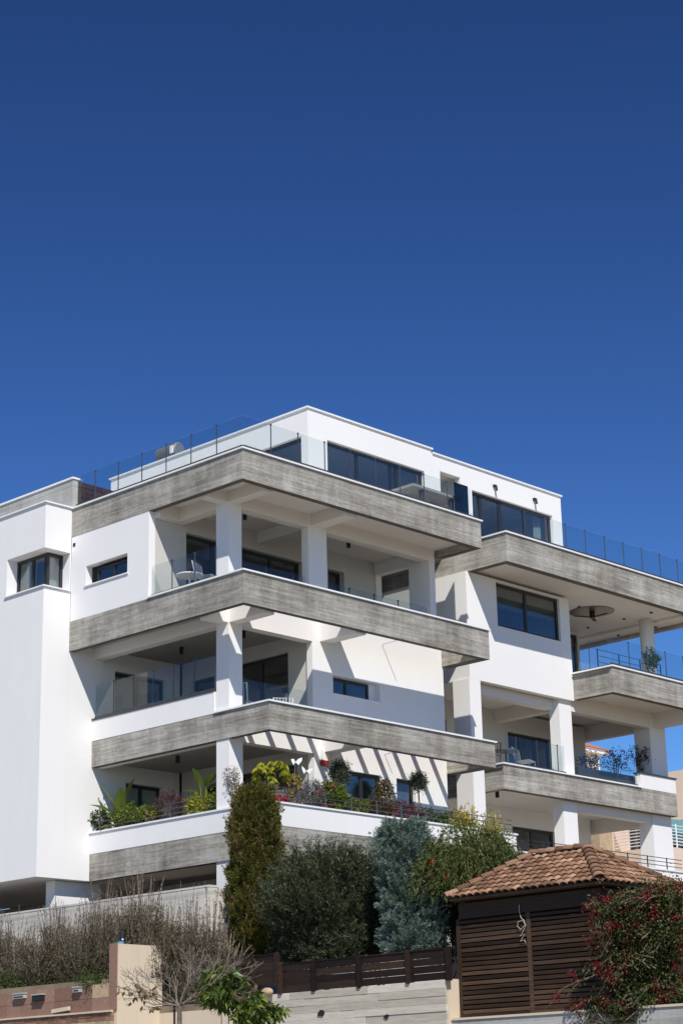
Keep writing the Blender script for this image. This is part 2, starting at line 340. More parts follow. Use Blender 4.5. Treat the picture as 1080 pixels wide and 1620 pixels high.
def drape(parent, ax, t, u0, u1, z0, z1, mat='curtain'):
    m = MB(); k = max(4, int((u1-u0)/0.04)); n = 0
    for i in range(k+1):
        u = u0+(u1-u0)*i/k; tt = t+0.025*math.sin(i*1.9)+0.01*math.sin(i*0.7)
        for z in (z0, z1): m.v.append((u, tt, z) if ax == 'y' else (tt, u, z))
        if i: m.f.append((2*i-2, 2*i, 2*i+1, 2*i-1))
    return m.build('curtain', mat, parent)
def glassrail(parent, ax, t, u0, u1, z0, z1, step=1.02, label=None, chan=True, posts=True, first=None, ch=0.07):
    P3 = (lambda a, b, c0, c1, z_, w_: (a, b, c0, c1, z_, w_)) if ax == 'y' else (lambda a, b, c0, c1, z_, w_: (c0, c1, a, b, z_, w_))
    m = MB(); m.box(*P3(u0, u1, t-0.03, t+0.042, z0, z0+ch)); o = m.build('balustrade', 'channel', parent)
    if label: o['label'] = label
    us = [u0]; x = u0+(first or step)
    while x < u1-0.25: us.append(x); x += step
    us.append(u1)
    for a, b in zip(us[:-1], us[1:]): box('glass_pane', 'rail_glass', o, *P3(a+0.012, b-0.012, t, t+0.012, z0+ch+0.001, z1))
    if posts:
        for a in us[1:-1]+([us[-1]] if posts == 'end' else []):
            mm = MB(); mm.box(*P3(a-0.009, a+0.009, t-0.006, t+0.018, z0+ch+0.001, z1-0.04)); mm.box(*P3(a-0.02, a+0.02, t-0.012, t+0.024, z1-0.04, z1+0.005))
            mm.build('post', 'grey_metal', o)
    return o
# ================================================================== the ground
def struct(name, mat, *b):
    o = box(name, mat, None, *b); o['kind'] = 'structure'; return o
struct('street', 'paving', -900, 900, -900, 900, -19.2, -18.2)
struct('lower_bank', 'earth', -3.02, 60, 1.21, 70, -18.15, -14.6)
struct('planting_bank', 'earth', -2.80, -0.60, 1.42, 40, -14.59, -13.45)
struct('garden_ground', 'earth', -0.98, 30, -7.30, 1.20, -18.15, -14.0)
struct('hut_ground', 'earth', -0.98, 40, -40, -7.31, -18.15, -14.78)
def hill():
    m = MB(); nx, ny = 40, 40
    for j in range(ny+1):
        for i in range(nx+1):
            x = 24+i*8.0; y = -60+j*9.0; d = max(0, (x-24)*0.72+(y-2)*0.4)
            z = -17.5+min(d*0.20, 26)+1.2*math.sin(x*0.09)*math.cos(y*0.07)
            m.v.append((x, y, z))
    for j in range(ny):
        for i in range(nx):
            a = j*(nx+1)+i; m.f.append((a, a+1, a+nx+2, a+nx+1))
    o = m.build('hillside', 'hill', None, True); o['kind'] = 'structure'
hill()

# ================================================================== the apartment building
B = thing('apartment_building', (5, 4, -14), 'white four-storey apartment building with board-marked concrete balcony bands and glass railings', 'building')
YC = 1.53
def band(parent_name, x0, x1, z0, z1, yl0, yl1, lf=True, right=None, w=0.2):
    """perimeter beam of a floor: front (y=0), left side, right end"""
    m = MB(); m.box(x0, x1, 0, w, z0, z1)
    if lf: m.box(x0, x0+w, w, yl1, z0, z1)
    if right: m.box(x1-right[0], x1, w, right[1], z0, z1)
    return m.build(parent_name, 'concrete', B)
def coping_y(x0, x1, y, z, name='coping', depth=0.3, h=0.045, over=0.05, m='coping'): return box(name, m, B, x0, x1, y-over, y+depth, z, z+h)
def coping_x(y0, y1, x, z, name='coping', depth=0.3, h=0.045, over=0.05, m='coping'): return box(name, m, B, x-over, x+depth, y0, y1, z, z+h)
# ---- main block: bands
band('concrete_band', 0, 9.6, -0.82, 0, 0.2, 7.1, right=(0.24, 3.7))
band('concrete_band', 0, 9.74, -4.15, -3.3, 0.2, 7.1, right=(0.36, 1.53), w=0.18)
band('concrete_band', 0.87, 9.79, -7.305, -6.585, 0.2, 7.1, right=(0.36, 1.53), w=0.18)
band('concrete_band', 0.86, 10.6, -10.43, -9.705, 0.2, 7.1)
# copings
coping_y(-0.05, 9.65, 0, 0.002); coping_x(0.302, 7.1, 0, 0.002)
coping_y(-0.05, 9.79, 0, -3.298, depth=0.17); coping_x(0.172, 3.73, 0, -3.298, depth=0.17)
coping_y(0.82, 9.84, 0, -6.583, depth=0.2); coping_x(0.202, 2.04, 0.87, -6.583, depth=0.2)
# parapet of the planted terrace (white, flush on its band) and of level 2
pm = MB(); pm.box(0.852, 10.55, -0.008, 0.16, -9.70, -9.15); pm.box(0.852, 1.02, 0.16, 7.098, -9.70, -9.15); pm.build('parapet', 'white', B)
coping_y(0.81, 10.6, 0, -9.148, depth=0.2, over=0.045); coping_x(0.202, 7.098, 0.86, -9.148, depth=0.2, over=0.045)
box('parapet', 'white', B, 0.862, 1.08, 2.05, 7.098, -6.58, -6.0)
coping_x(2.05, 7.098, 0.87, -5.998, m='channel', depth=0.22, over=0.03, h=0.05)
# planter trough behind the parapet: soil
box('planter_soil', 'earth', B, 1.03, 10.5, 0.17, 0.75, -9.70, -9.22); box('planter_soil', 'earth', B, 1.03, 1.65, 0.76, 7.09, -9.70, -9.22)
# ---- floor plates
for b_ in ((0.0, 9.6, 0.0, 0.2, -0.824), (0.0, 0.2, 0.2, 3.73, -0.824), (9.36, 9.6, 0.2, 1.52, -0.824), (0.0, 9.74, 0.0, 0.18, -4.154), (0.0, 0.18, 0.18, 7.09, -4.154), (9.38, 9.74, 0.18, 1.52, -4.154), (0.87, 9.79, 0.0, 0.18, -7.309), (0.87, 1.05, 0.18, 7.09, -7.309), (9.43, 9.79, 0.18, 1.52, -7.309), (0.86, 10.6, 0.0, 0.2, -10.434), (0.86, 1.06, 0.2, 7.09, -10.434), (11.04, 22.1, 0.23, 0.48, -0.877), (11.04, 11.29, 0.48, 1.77, -0.877), (16.04, 22.1, 0.23, 0.45, -4.187), (16.04, 16.26, 0.45, 1.77, -4.187), (12.15, 21.16, 1.63, 1.85, -7.447)):
    box('drip_edge', 'soffit_edge', B, b_[0]+0.004, b_[1]-0.004, b_[2]+0.004, b_[3]-0.001, b_[4], b_[4]+0.0035)
def plate(x0, x1, y0, y1, z0, z1, mat='soffit'): return box('floor_slab', mat, B, x0, x1, y0, y1, z0, z1)
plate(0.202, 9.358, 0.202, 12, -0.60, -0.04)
plate(0.202, 9.42, YC+0.22, 12, -3.92, -3.34, 'soffit_shaded')
plate(1.06, 9.42, YC+0.22, 12, -7.12, -6.62, 'soffit_shaded')
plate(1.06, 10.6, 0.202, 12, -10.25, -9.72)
for b_ in ((0.21, 9.2, YC+0.25, 3.73, -3.339, -3.325), (1.1, 4.09, YC+0.25, 7.09, -6.619, -6.605), (1.66, 4.09, YC+0.25, 7.09, -9.719, -9.70), (12.1, 20.6, 1.64, 4.39, -6.799, -6.785), (15.98, 21.5, 0.3, 4.39, -3.459, -3.45)): box('floor_tiles', 'floor_tile', B, *b_)
# ---- beams
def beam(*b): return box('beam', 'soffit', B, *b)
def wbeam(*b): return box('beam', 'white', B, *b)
# roof level
beam(1.38, 8.98, YC, YC+0.3, -0.99, -0.602); beam(0.90, 1.22, 2.01, 3.738, -0.99, -0.602)
beam(0.202, 0.90, YC+0.02, YC+0.34, -0.90, -0.602); beam(0.92, 1.24, 0.202, YC-0.001, -0.90, -0.602); beam(4.02, 4.5, 0.202, YC-0.001, -0.92, -0.602)
beam(4.05, 4.35, YC+0.31, 3.738, -0.95, -0.603)
beam(0.202, 0.9, 3.5, 3.738, -0.99, -0.604)
# level 3 floor
wbeam(1.38, 3.998, YC, YC+0.3, -4.24, -3.36); wbeam(0.202, 0.90, YC+0.02, YC+0.34, -4.22, -3.36); wbeam(0.92, 1.26, 0.182, YC-0.001, -4.22, -3.36)
wbeam(4.30, 4.72, 0.182, YC-0.001, -4.20, -3.36)
wbeam(0.90, 1.2, 2.012, 7.098, -4.24, -3.925)
# level 2 floor
wbeam(1.38, 3.998, YC, YC+0.3, -7.34, -6.63); wbeam(4.30, 4.72, 0.182, YC-0.001, -7.28, -6.63); wbeam(1.08, 1.24, 2.012, 7.098, -7.32, -7.125)
# pergola slats over the planted terrace
for x in (1.28, 2.04, 2.82, 3.60, 5.42, 6.20, 6.98, 7.76, 8.54): box('pergola_slat', 'white', B, x, x+0.15, 0.182, YC-0.001, -6.74, -6.64)
# ---- columns
def column(x0, x1, y0, y1, z0, z1, mat='white'): return box('column', mat, B, x0, x1, y0, y1, z0, z1)
column(0.90, 1.38, YC-0.004, 2.01, -3.34, -0.602); column(0.90, 1.38, YC-0.004, 2.01, -6.62, -3.342); column(0.90, 1.38, YC-0.004, 2.01, -9.72, -6.622); column(0.90, 1.38, YC, 2.01, -14.2, -10.43)
column(3.91, 4.64, YC-0.004, YC+0.26, -3.34, -0.602)
# ---- storey under the roof (level 3)
gwall('wall', 'white', B, 'x', 3.74, 7.098, -3.3, -0.822, 0.012, 0.24, [(4.63, 6.43, -2.385, -1.82)])
gwall('wall', 'terrace_wall_shaded', B, 'y', 0.242, 9.23, -3.34, -0.602, 3.74, 3.98, [(1.36, 5.88, -3.32, -1.16), (6.95, 7.64, -3.32, -1.14)])
gwall('wall', 'white', B, 'x', YC, 3.738, -3.34, -0.602, 8.98, 9.23, [(2.35, 3.69, -3.30, -0.98)])
window(B, 'x', 0.16, 4.63, 6.10, -2.385, -1.93, 2, 0.06)
box('sill', 'coping', B, -0.03, 0.16, 4.58, 6.47, -2.42, -2.386)
window(B, 'y', 3.9, 1.36, 5.88, -3.32, -1.16, 4, 0.09)
window(B, 'y', 3.93, 6.95, 7.64, -3.32, -1.14, 1, 0.08)
box('vent_pipe', 'black', B, -0.002, 0.08, 6.93, 7.03, -1.12, -1.02)
glassrail(B, 'x', 0.12, 1.1, 3.735, -3.25, -2.37, 0.9); glassrail(B, 'y', 1.66, 1.39, 3.9, -3.335, -2.40); glassrail(B, 'y', 1.66, 4.65, 8.97, -3.335, -2.40)
# ---- level 2 (middle)
gwall('wall', 'white', B, 'y', 4.0, 9.43, -6.62, -3.345, YC, YC+0.218, [(4.79, 6.68, -5.58, -5.07)])
gwall('wall', 'terrace_wall_shaded', B, 'x', YC+0.22, 7.0, -6.62, -3.925, 4.1, 4.3, [(2.58, 4.95, -6.6, -4.34), (5.6, 6.6, -6.6, -4.5)])
gwall('wall', 'white', B, 'y', 0.0, 4.1, -6.62, -3.925, 7.1, 7.35, [(1.66, 3.6, -6.6, -4.46)])
window(B, 'y', YC+0.2, 4.79, 6.42, -5.58, -5.09, 2, 0.06, splits=[5.5]); box('sill', 'coping', B, 4.77, 6.72, YC-0.03, YC+0.2, -5.615, -5.581)
box('wall', 'white', B, 6.42, 6.68, YC+0.21, YC+0.3, -5.58, -5.07)
window(B, 'x', 4.2, 2.58, 4.95, -6.6, -4.34, 2, 0.09); window(B, 'x', 4.2, 5.6, 6.6, -6.6, -4.5, 1, 0.08); window(B, 'y', 7.28, 1.66, 3.6, -6.6, -4.46, 2, 0.09)
glassrail(B, 'x', 0.96, 2.10, 7.08, -5.945, -4.975, 0.84); glassrail(B, 'y', 1.58, 1.39, 3.8, -6.61, -5.66, 0.86)
# ---- planted terrace (level 1)
gwall('wall', 'white', B, 'y', 4.0, 9.43, -9.72, -6.625, YC, YC+0.22, [(5.23, 6.63, -9.7, -7.66), (7.26, 8.04, -9.2, -7.66)])
gwall('wall', 'terrace_wall_shaded', B, 'x', YC+0.22, 7.0, -9.72, -7.125, 4.1, 4.3, [(2.3, 4.6, -9.7, -7.5), (5.3, 6.0, -9.7, -7.7)])
gwall('wall', 'white', B, 'y', 0.0, 4.1, -9.72, -7.125, 7.1, 7.35, [(2.1, 3.5, -9.7, -7.6)])
window(B, 'y', YC+0.1, 5.23, 6.63, -9.7, -7.66, 2, 0.09); window(B, 'y', YC+0.1, 7.26, 8.04, -9.2, -7.66, 1, 0.09)
window(B, 'x', 4.2, 2.3, 4.6, -9.7, -7.5, 2, 0.09); window(B, 'x', 4.2, 5.3, 6.0, -9.7, -7.7, 1, 0.08); window(B, 'y', 7.28, 2.1, 3.5, -9.7, -7.6, 2, 0.08, curtain=[(2.2, 2.9, 'dark_curtain')])
# thin rail over the parapet
def wire_rail(ax, t, u0, u1, z0, z1, n, step, mat='grey_metal', r=0.013, pr=0.02):
    P3 = (lambda u, z: (u, t, z)) if ax == 'y' else (lambda u, z: (t, u, z))
    m = MB(); k = int((u1-u0)/step)
    for i in range(n):
        z = z0+(z1-z0)*(i+1)/n; m.tube([P3(u0, z), P3(u1, z)], r, 6)
    o = m.build('railing', mat, B)
    for i in range(k+1):
        u = u0+step*i; MB().tube([P3(u, z0), P3(u, z1+0.02)], pr, 6).build('post', mat, o)
    return o
wire_rail('x', 0.98, 1.0, 7.0, -9.10, -8.70, 3, 0.97); wire_rail('y', 0.1, 1.0, 10.5, -9.10, -8.72, 3, 0.97)
# ---- stair tower bay on the left
BX = -0.93
tower = MB(); tower.box(BX, -0.002, 7.1, 14, -10.42, -2.43); tower.box(BX, 0.0, 7.1, 14, -1.30, 0.02); tower.box(-0.002, 3.59, 7.352, 14, -10.42, 0.02)
tower.box(BX, 0.0, 8.84, 14, -2.43, -1.30)
tower.build('stair_tower', 'white', B)
box('wall', 'white', B, -0.03, 0.0, 7.1, 8.84, -2.43, -1.30)
for za, zb in ((-7.124, -6.621), (-10.42, -9.721), (-3.924, -3.301)): box('wall', 'white', B, 0.0, 0.868 if za < -5 else 0.01, 7.1, 7.35, za, zb)
window(B, 'x', -0.57, 7.50, 8.84, -2.42, -1.31, 2, 0.08, splits=[8.12], curtain=[(8.2, 8.76, 'curtain')])
window(B, 'y', 7.43, -0.57, -0.03, -2.42, -1.31, 1, 0.08, curtain=[(-0.47, -0.1, 'curtain')])
sl = MB(); sl.box(BX-0.05, BX+0.36, 7.05, 8.88, -2.428, -2.39); sl.box(BX+0.36, -0.03, 7.05, 7.43, -2.428, -2.39); sl.build('sill', 'coping', B)
cp = MB(); cp.box(BX-0.05, 0.0, 7.05, 14, 0.022, 0.065); cp.build('coping', 'coping', B)
box('soffit_slab', 'soffit', B, -0.5, 3.29, 14.0, 40, -10.42, -10.2); box('roof_parapet', 'concrete_smooth', B, 0.0, 0.2, 7.1, 14, 0.066, 0.93); box('coping', 'coping', B, -0.04, 0.24, 7.06, 14, 0.931, 0.98)
# brown tile-clad return of that parapet
bw = box('tiled_wall', 'black', B, 0.202, 5.0, 7.16, 7.3, 0.0, 0.92)
for i in range(16):
    for j in range(6):
        x = 0.205+i*0.3; z = 0.015+j*0.15; box('wall_tile', 'brown_tile', bw, x, x+0.285, 7.14-0.006*(j % 2), 7.159, z, z+0.138)
# ---- under the building: piers and a dark back wall
box('pier', 'white', B, -0.05, 1.5, 7.42, 7.8, -14.4, -10.43); box('pier', 'white', B, -0.5, -0.05, 11, 11.4, -14.4, -10.43)
box('garage_wall', 'room', B, 3.3, 3.5, 0.81, 40, -14.4, -10.43); box('garage_wall', 'room', B, -0.7, 3.29, 22, 22.2, -14.4, -10.43); box('garage_wall', 'room', B, 3.5, 10.5, 0.6, 0.8, -14.0, -10.43)
# ---- penthouse
PX, PY, PZ = 5.05, 2.6, 3.15
gwall('wall', 'white', B, 'y', PX, 10.5, -0.04, PZ, PY, PY+0.22, [(5.85, 10.15, 0.0, 2.35)])
gwall('wall', 'white', B, 'x', PY+0.22, 11.6, -0.04, PZ, PX, PX+0.22, [(2.88, 4.6, 0.0, 2.35)])
gwall('wall', 'white', B, 'y', 10.5, 17.05, -0.04, 3.03, PY+0.012, PY+0.23, [(10.9, 11.86, 0.0, 2.54), (12.42, 16.55, 0.0, 2.26)])
cpp = MB(); cpp.box(PX-0.05, 10.55, PY-0.05, PY+0.3, PZ, PZ+0.05); cpp.box(PX-0.05, PX+0.3, PY+0.3, 11.65, PZ, PZ+0.05); cpp.box(10.552, 17.1, PY-0.04, PY+0.3, 3.03, 3.08); cpp.build('coping', 'coping', B)
box('roof_slab', 'soffit', B, PX+0.22, 16.83, PY+0.23, 11.6, 2.6, 2.95)
box('wall', 'white', B, 16.83, 17.05, PY+0.231, 11.6, -0.04, 3.03); box('wall', 'white', B, PX+0.22, 16.83, 11.4, 11.6, -0.04, 2.6)
box('wall', 'white', B, 10.4, 10.62, PY+0.232, 5.5, -0.04, 2.6); box('wall', 'white', B, 12.05, 12.27, PY+0.232, 5.5, -0.04, 2.6); box('wall', 'white', B, 10.62, 12.05, 5.28, 5.5, -0.04, 2.6)
window(B, 'y', PY+0.12, 5.85, 10.15, 0.0, 2.35, 4, 0.09, splits=[7.25, 8.75, 9.0]); window(B, 'x', PX+0.12, 2.88, 4.6, 0.0, 2.35, 1, 0.09)
window(B, 'y', PY+0.12, 12.42, 16.55, 0.0, 2.26, 4, 0.1, splits=[12.95, 13.9, 15.2], curtain=[(12.98, 13.15, 'curtain'), (15.9, 16.3, 'curtain')])
glassrail(B, 'x', 0.15, 0.15, 7.08, 0.047, 1.01, ch=0.13); glassrail(B, 'y', 0.15, 0.16, 9.4, 0.047, 1.01, ch=0.13)
# ---- right block
MB.off = (0.30, 0.23, 0.087)
band2 = MB(); XB, XE = 10.74, 21.8
band2.box(XB, XE, 0, 0.25, -0.96, -0.07); band2.box(XB, XB+0.25, 0.25, 12, -0.96, -0.07); band2.box(XE-0.25, XE, 0.25, 12, -0.96, -0.07); band2.build('concrete_band', 'concrete', B)
box('coping', 'coping', B, XB-0.05, XE+0.05, -0.05, 0.3, -0.068, -0.02); box('coping', 'coping', B, XB-0.05, XB+0.3, 0.302, PY-0.1, -0.068, -0.02)
plate(XB+0.252, XE-0.252, 0.252, 12, -0.86, -0.1); beam(20.55, 20.75, 0.252, 12, -0.94, -0.862)
glassrail(B, 'y', 0.15, XB+0.15, XE-0.1, -0.018, 0.91, first=1.01, ch=0.13); glassrail(B, 'x', XB+0.15, 0.17, PY-0.1, -0.018, 0.91)
gwall('wall', 'white', B, 'y', 10.64, 15.745, -4.31, -0.965, 1.55, 1.77, [(12.08, 15.25, -2.46, -1.04)])
gwall('wall', 'white', B, 'x', 1.77, 12, -4.31, -0.965, 10.64, 10.84)
wB = window(B, 'y', 1.64, 12.08, 15.25, -2.46, -1.04, 2, 0.09, splits=[13.62]); box('blind', 'blind', wB, 12.15, 15.2, 1.80, 1.82, -1.76, -1.09); box('sill', 'coping', B, 12.04, 15.30, 1.52, 1.64, -2.495, -2.461)
band3 = MB(); XC = 15.74
band3.box(XC, XE, 0, 0.22, -4.27, -3.45); band3.box(XC, XC+0.22, 0.22, 1.549, -4.27, -3.45); band3.box(XE-0.22, XE, 0.22, 12, -4.27, -3.45); band3.build('concrete_band', 'concrete', B)
box('coping', 'coping', B, XC-0.05, XE+0.05, -0.05, 0.28, -3.448, -3.40); box('coping', 'coping', B, XC-0.05, XC+0.28, 0.282, 1.545, -3.448, -3.40)
plate(XC+0.222, XE-0.222, 0.222, 12, -4.12, -3.46); plate(10.96, XC+0.22, 1.872, 12, -4.2, -3.5)
glassrail(B, 'y', 0.15, XC+0.16, XE-0.1, -3.398, -2.45, ch=0.12); glassrail(B, 'x', XC+0.16, 0.17, 1.54, -3.398, -2.45, 0.8)
gwall('wall', 'terrace_wall_shaded', B, 'y', 10.96, 20.04, -3.46, -0.862, 4.4, 4.6, [(16.4, 19.95, -3.45, -0.95)]); box('wall', 'white', B, 15.66, 15.86, 1.872, 4.399, -3.46, -0.862)
box('wall', 'white', B, 19.95, 20.04, 4.601, 12, -3.46, -0.862)
window(B, 'y', 4.45, 16.4, 19.95, -3.45, -0.95, 3, 0.09)
MB().cyl((20.25, 1.7), 0.24, -3.46, -0.862, 28).build('column', 'white', B, True)
wire_rail('y', 2.1, 17.9, 21.5, -3.44, -2.18, 6, 1.2, r=0.01)
# lower storey of the right block (over slab D)
YD = 1.4
bd = MB(); bd.box(11.85, 20.86, YD, YD+0.22, -7.53, -6.78); bd.box(11.85, 12.07, YD+0.22, 6, -7.53, -6.78); bd.build('concrete_band', 'concrete', B)
box('coping', 'coping', B, 11.80, 18.85, YD-0.05, YD+0.25, -6.778, -6.735); box('coping', 'coping', B, 11.80, 12.1, YD+0.252, 4.1, -6.778, -6.735)
pw = MB(); pw.box(18.86, 20.85, YD-0.004, YD+0.2, -6.778, -6.30); pw.box(20.65, 20.85, YD+0.2, 4.2, -6.778, -6.30); pw.build('parapet', 'white', B); box('coping', 'channel', B, 18.82, 20.9, YD-0.04, YD+0.24, -6.298, -6.26)
plate(12.072, 20.86, YD+0.222, 12, -7.36, -6.80)
column(10.60, 11.12, 1.551, 2.2, -14, -4.312); column(15.07, 15.70, 1.66, 2.05, -6.80, -4.202); column(19.95, 20.84, 1.66, 2.3, -6.80, -4.122)
column(15.0, 15.71, 1.66, 2.05, -14, -7.362); column(19.75, 20.83, 1.66, 2.2, -14, -7.362)
beam(15.70, 19.95, 1.68, 1.98, -4.62, -4.122); beam(20.2, 20.5, 2.3, 9, -4.62, -4.122); beam(15.2, 15.5, 2.06, 4.399, -4.62, -4.203); beam(20.2, 20.5, 0.222, 1.659, -4.60, -4.122); beam(11.23, 15.07, 1.9, 2.2, -4.62, -4.272)
beam(15.72, 19.74, 1.68, 1.98, -7.80, -7.362); beam(20.2, 20.5, 2.2, 9, -7.80, -7.362)
gwall('wall', 'terrace_wall_shaded', B, 'y', 9.44, 20.04, -6.80, -4.203, 4.4, 4.6, [(15.85, 18.1, -6.79, -4.85), (12.0, 12.8, -6.79, -4.85), (9.7, 11.3, -6.79, -4.8)])
window(B, 'y', 4.48, 15.85, 18.1, -6.79, -4.85, 3, 0.09); window(B, 'y', 4.48, 12.0, 12.8, -6.79, -4.85, 1, 0.09); window(B, 'y', 4.48, 9.7, 11.3, -6.79, -4.8, 2, 0.09, curtain=[(9.75, 11.2, 'dark_curtain')])
glassrail(B, 'y', YD+0.12, 12.1, 15.05, -6.733, -5.85, first=0.55); glassrail(B, 'y', YD+0.12, 15.72, 18.84, -6.733, -5.95)
gwall('wall', 'white', B, 'y', 9.44, 20.04, -10.2, -7.362, 4.4, 4.6, [(15.85, 18.05, -10.1, -7.93), (9.8, 11.0, -9.9, -7.9)])
window(B, 'y', 4.48, 15.85, 18.05, -10.1, -7.93, 2, 0.1); window(B, 'y', 4.48, 9.8, 11.0, -9.9, -7.9, 1, 0.1)
box('wall', 'white', B, 19.95, 20.04, 4.601, 12, -10.2, -4.203)
plate(10.62, 21.0, 1.3, 12, -10.6, -10.2); box('parapet', 'white', B, 10.62, 20.9, 1.28, 1.48, -14.0, -9.40); box('coping', 'coping', B, 10.56, 20.95, 1.24, 1.52, -9.398, -9.355)
wire_rail('y', 1.36, 11.4, 20.8, -9.35, -8.98, 3, 1.07, 'dark_metal')
MB.off = (0.0, 0.0, 0.0)
# back and end walls that close the rooms
box('wall', 'white', B, 0.2, 20.04, 12.001, 12.2, -10.2, -0.1); box('wall', 'white', B, 9.2, 9.42, 3.99, 12, -9.7, -0.605)
box('wall', 'white', B, 3.6, 3.8, 7.36, 12, -9.7, -0.61)
# partition walls inside (seen through the glass)
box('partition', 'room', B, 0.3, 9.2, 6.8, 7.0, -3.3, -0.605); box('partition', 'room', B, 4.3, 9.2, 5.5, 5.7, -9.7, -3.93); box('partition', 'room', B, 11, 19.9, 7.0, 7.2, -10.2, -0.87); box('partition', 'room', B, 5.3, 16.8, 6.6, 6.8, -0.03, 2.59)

# ================================================================== podium of concrete panels below the building
pod = thing('podium_wall', (-1, 5, -14), 'grey concrete podium wall behind the dry shrubs, under the white tower', 'wall')
box('core', 'black', pod, -0.94, -0.75, 0.36, 20, -14.3, -11.34); box('core', 'black', pod, -0.9, 9, 0.27, 0.36, -14.3, -11.34)
for i in range(9):
    for j in range(4):
        box('concrete_panel', 'concrete_wall', pod, -1.0+0.004*((i*3+j) % 3), -0.941, 0.33+i*2.2, 0.33+i*2.2+2.192, -11.33-(j+1)*0.72, -11.33-j*0.72-0.008)
for i in range(4):
    for j in range(4):
        box('concrete_panel', 'concrete_wall', pod, -1.0+i*2.2, -1.0+i*2.2+2.192, 0.20+0.004*((i+j) % 3), 0.269, -11.33-(j+1)*0.72, -11.33-j*0.72-0.008)
box('cap', 'concrete_wall', pod, -1.01, -0.7, 0.19, 20, -11.338, -11.29)

# ================================================================== garden walls, fence, hut
rw = thing('retaining_wall', (-1.1, -4, -18.2), 'low board-marked grey concrete retaining wall under the dark wooden fence', 'wall')
box('core', 'concrete_wall', rw, -1.08, -0.985, -7.29, -1.0, -18.19, -13.985)
rr = random.Random(3)
for k in range(9):
    z1 = -13.98-k*0.158; y = -7.30
    while y < -1.02:
        y2 = min(-1.0, y+rr.uniform(1.9, 3.3)); d = rr.uniform(0, 0.022)
        box('concrete_course', 'course', rw, -1.125-d, -1.081, y+0.004, y2-0.004, z1-0.154, z1); y = y2
for (px, py, r) in ((507, 1604, 0.10), (610, 1609, 0.075)):
    p = at(px, py, x=-1.151); m = MB(); n = 9
    for k in range(n):
        a = 2*math.pi*k/n; q = r*rr.uniform(0.6, 1.1)
        m.v += [(-1.153, p[1]+q*math.cos(a)*1.1, p[2]+q*math.sin(a)*0.75), (-1.10, p[1]+q*math.cos(a)*1.1, p[2]+q*math.sin(a)*0.75)]
    m.f.append(tuple(2*k for k in range(n))); m.f += [(2*k, 2*k+1, (2*k+3) % (2*n), (2*k+2) % (2*n)) for k in range(n)]
    m.build('drain_hole', 'black', rw)
hw = thing('hut_wall', (-0.9, -10, -18.2), 'pale grey rendered concrete base wall under the louvred wooden hut', 'wall')
box('base', 'concrete_smooth', hw, -0.99, -0.80, -30, -7.32, -18.19, -14.80); box('base', 'cream', hw, -1.02, -0.78, -30, -7.32, -14.80, -14.755); box('jamb', 'cream', hw, -1.06, -0.72, -7.315, -7.22, -14.9, -13.95)

def fence(name, label, ys, z0, z1, x=-1.1, nb=4):
    f = thing(name, (x, ys[0], z0), label, 'fence'); rf = random.Random(int(-ys[0]*100))
    for y in ys: 
        m = MB().box(x-0.075, x+0.025, y-0.05, y+0.05, z0-0.03, z1+0.02); n = len(m.v)
        m.v += [(x-0.075, y-0.05, z1+0.021), (x+0.025, y-0.05, z1+0.021), (x+0.025, y+0.05, z1+0.021), (x-0.075, y+0.05, z1+0.021), (x-0.025, y, z1+0.06)]
        m.f += [(n, n+1, n+4), (n+1, n+2, n+4), (n+2, n+3, n+4), (n+3, n, n+4)]
        m.build('post', 'fence_wood', f)
    h = (z1-z0)/nb
    for a, b in zip(ys[:-1], ys[1:]):
        for k in range(nb):
            t = rf.uniform(-0.006, 0.006)
            m = MB(); zz0 = z0+k*h+0.002; zz1 = z0+(k+1)*h-0.003; s = rf.uniform(-0.006, 0.006)
            y0, y1 = max(a, b)-0.052, min(a, b)+0.052; d = 0.012
            m.v = [(x-d+t, y0, zz0), (x+0.01+t, y0, zz0), (x+0.01+t, y0, zz1+s), (x-d+t, y0, zz1+s), (x-d+t, y1, zz0-s), (x+0.01+t, y1, zz0-s), (x+0.01+t, y1, zz1), (x-d+t, y1, zz1)]
            m.f = [(0, 1, 2, 3), (7, 6, 5, 4), (0, 4, 5, 1), (1, 5, 6, 2), (2, 6, 7, 3), (3, 7, 4, 0)]
            m.build('board', 'fence_wood', f)
        box('cap_rail', 'fence_wood', f, x-0.03, x+0.03, min(a, b)+0.052, max(a, b)-0.052, z1+0.001, z1+0.022)
fence('wooden_fence', 'dark brown board fence standing on the low concrete wall beside the hut', [-2.36, -3.43, -4.82, -6.26, -7.40], -13.965, -13.34)
fence('wooden_fence', 'short taller piece of dark board fence behind the bare fig branches', [-0.55, -1.45, -2.24], -13.75, -13.10)

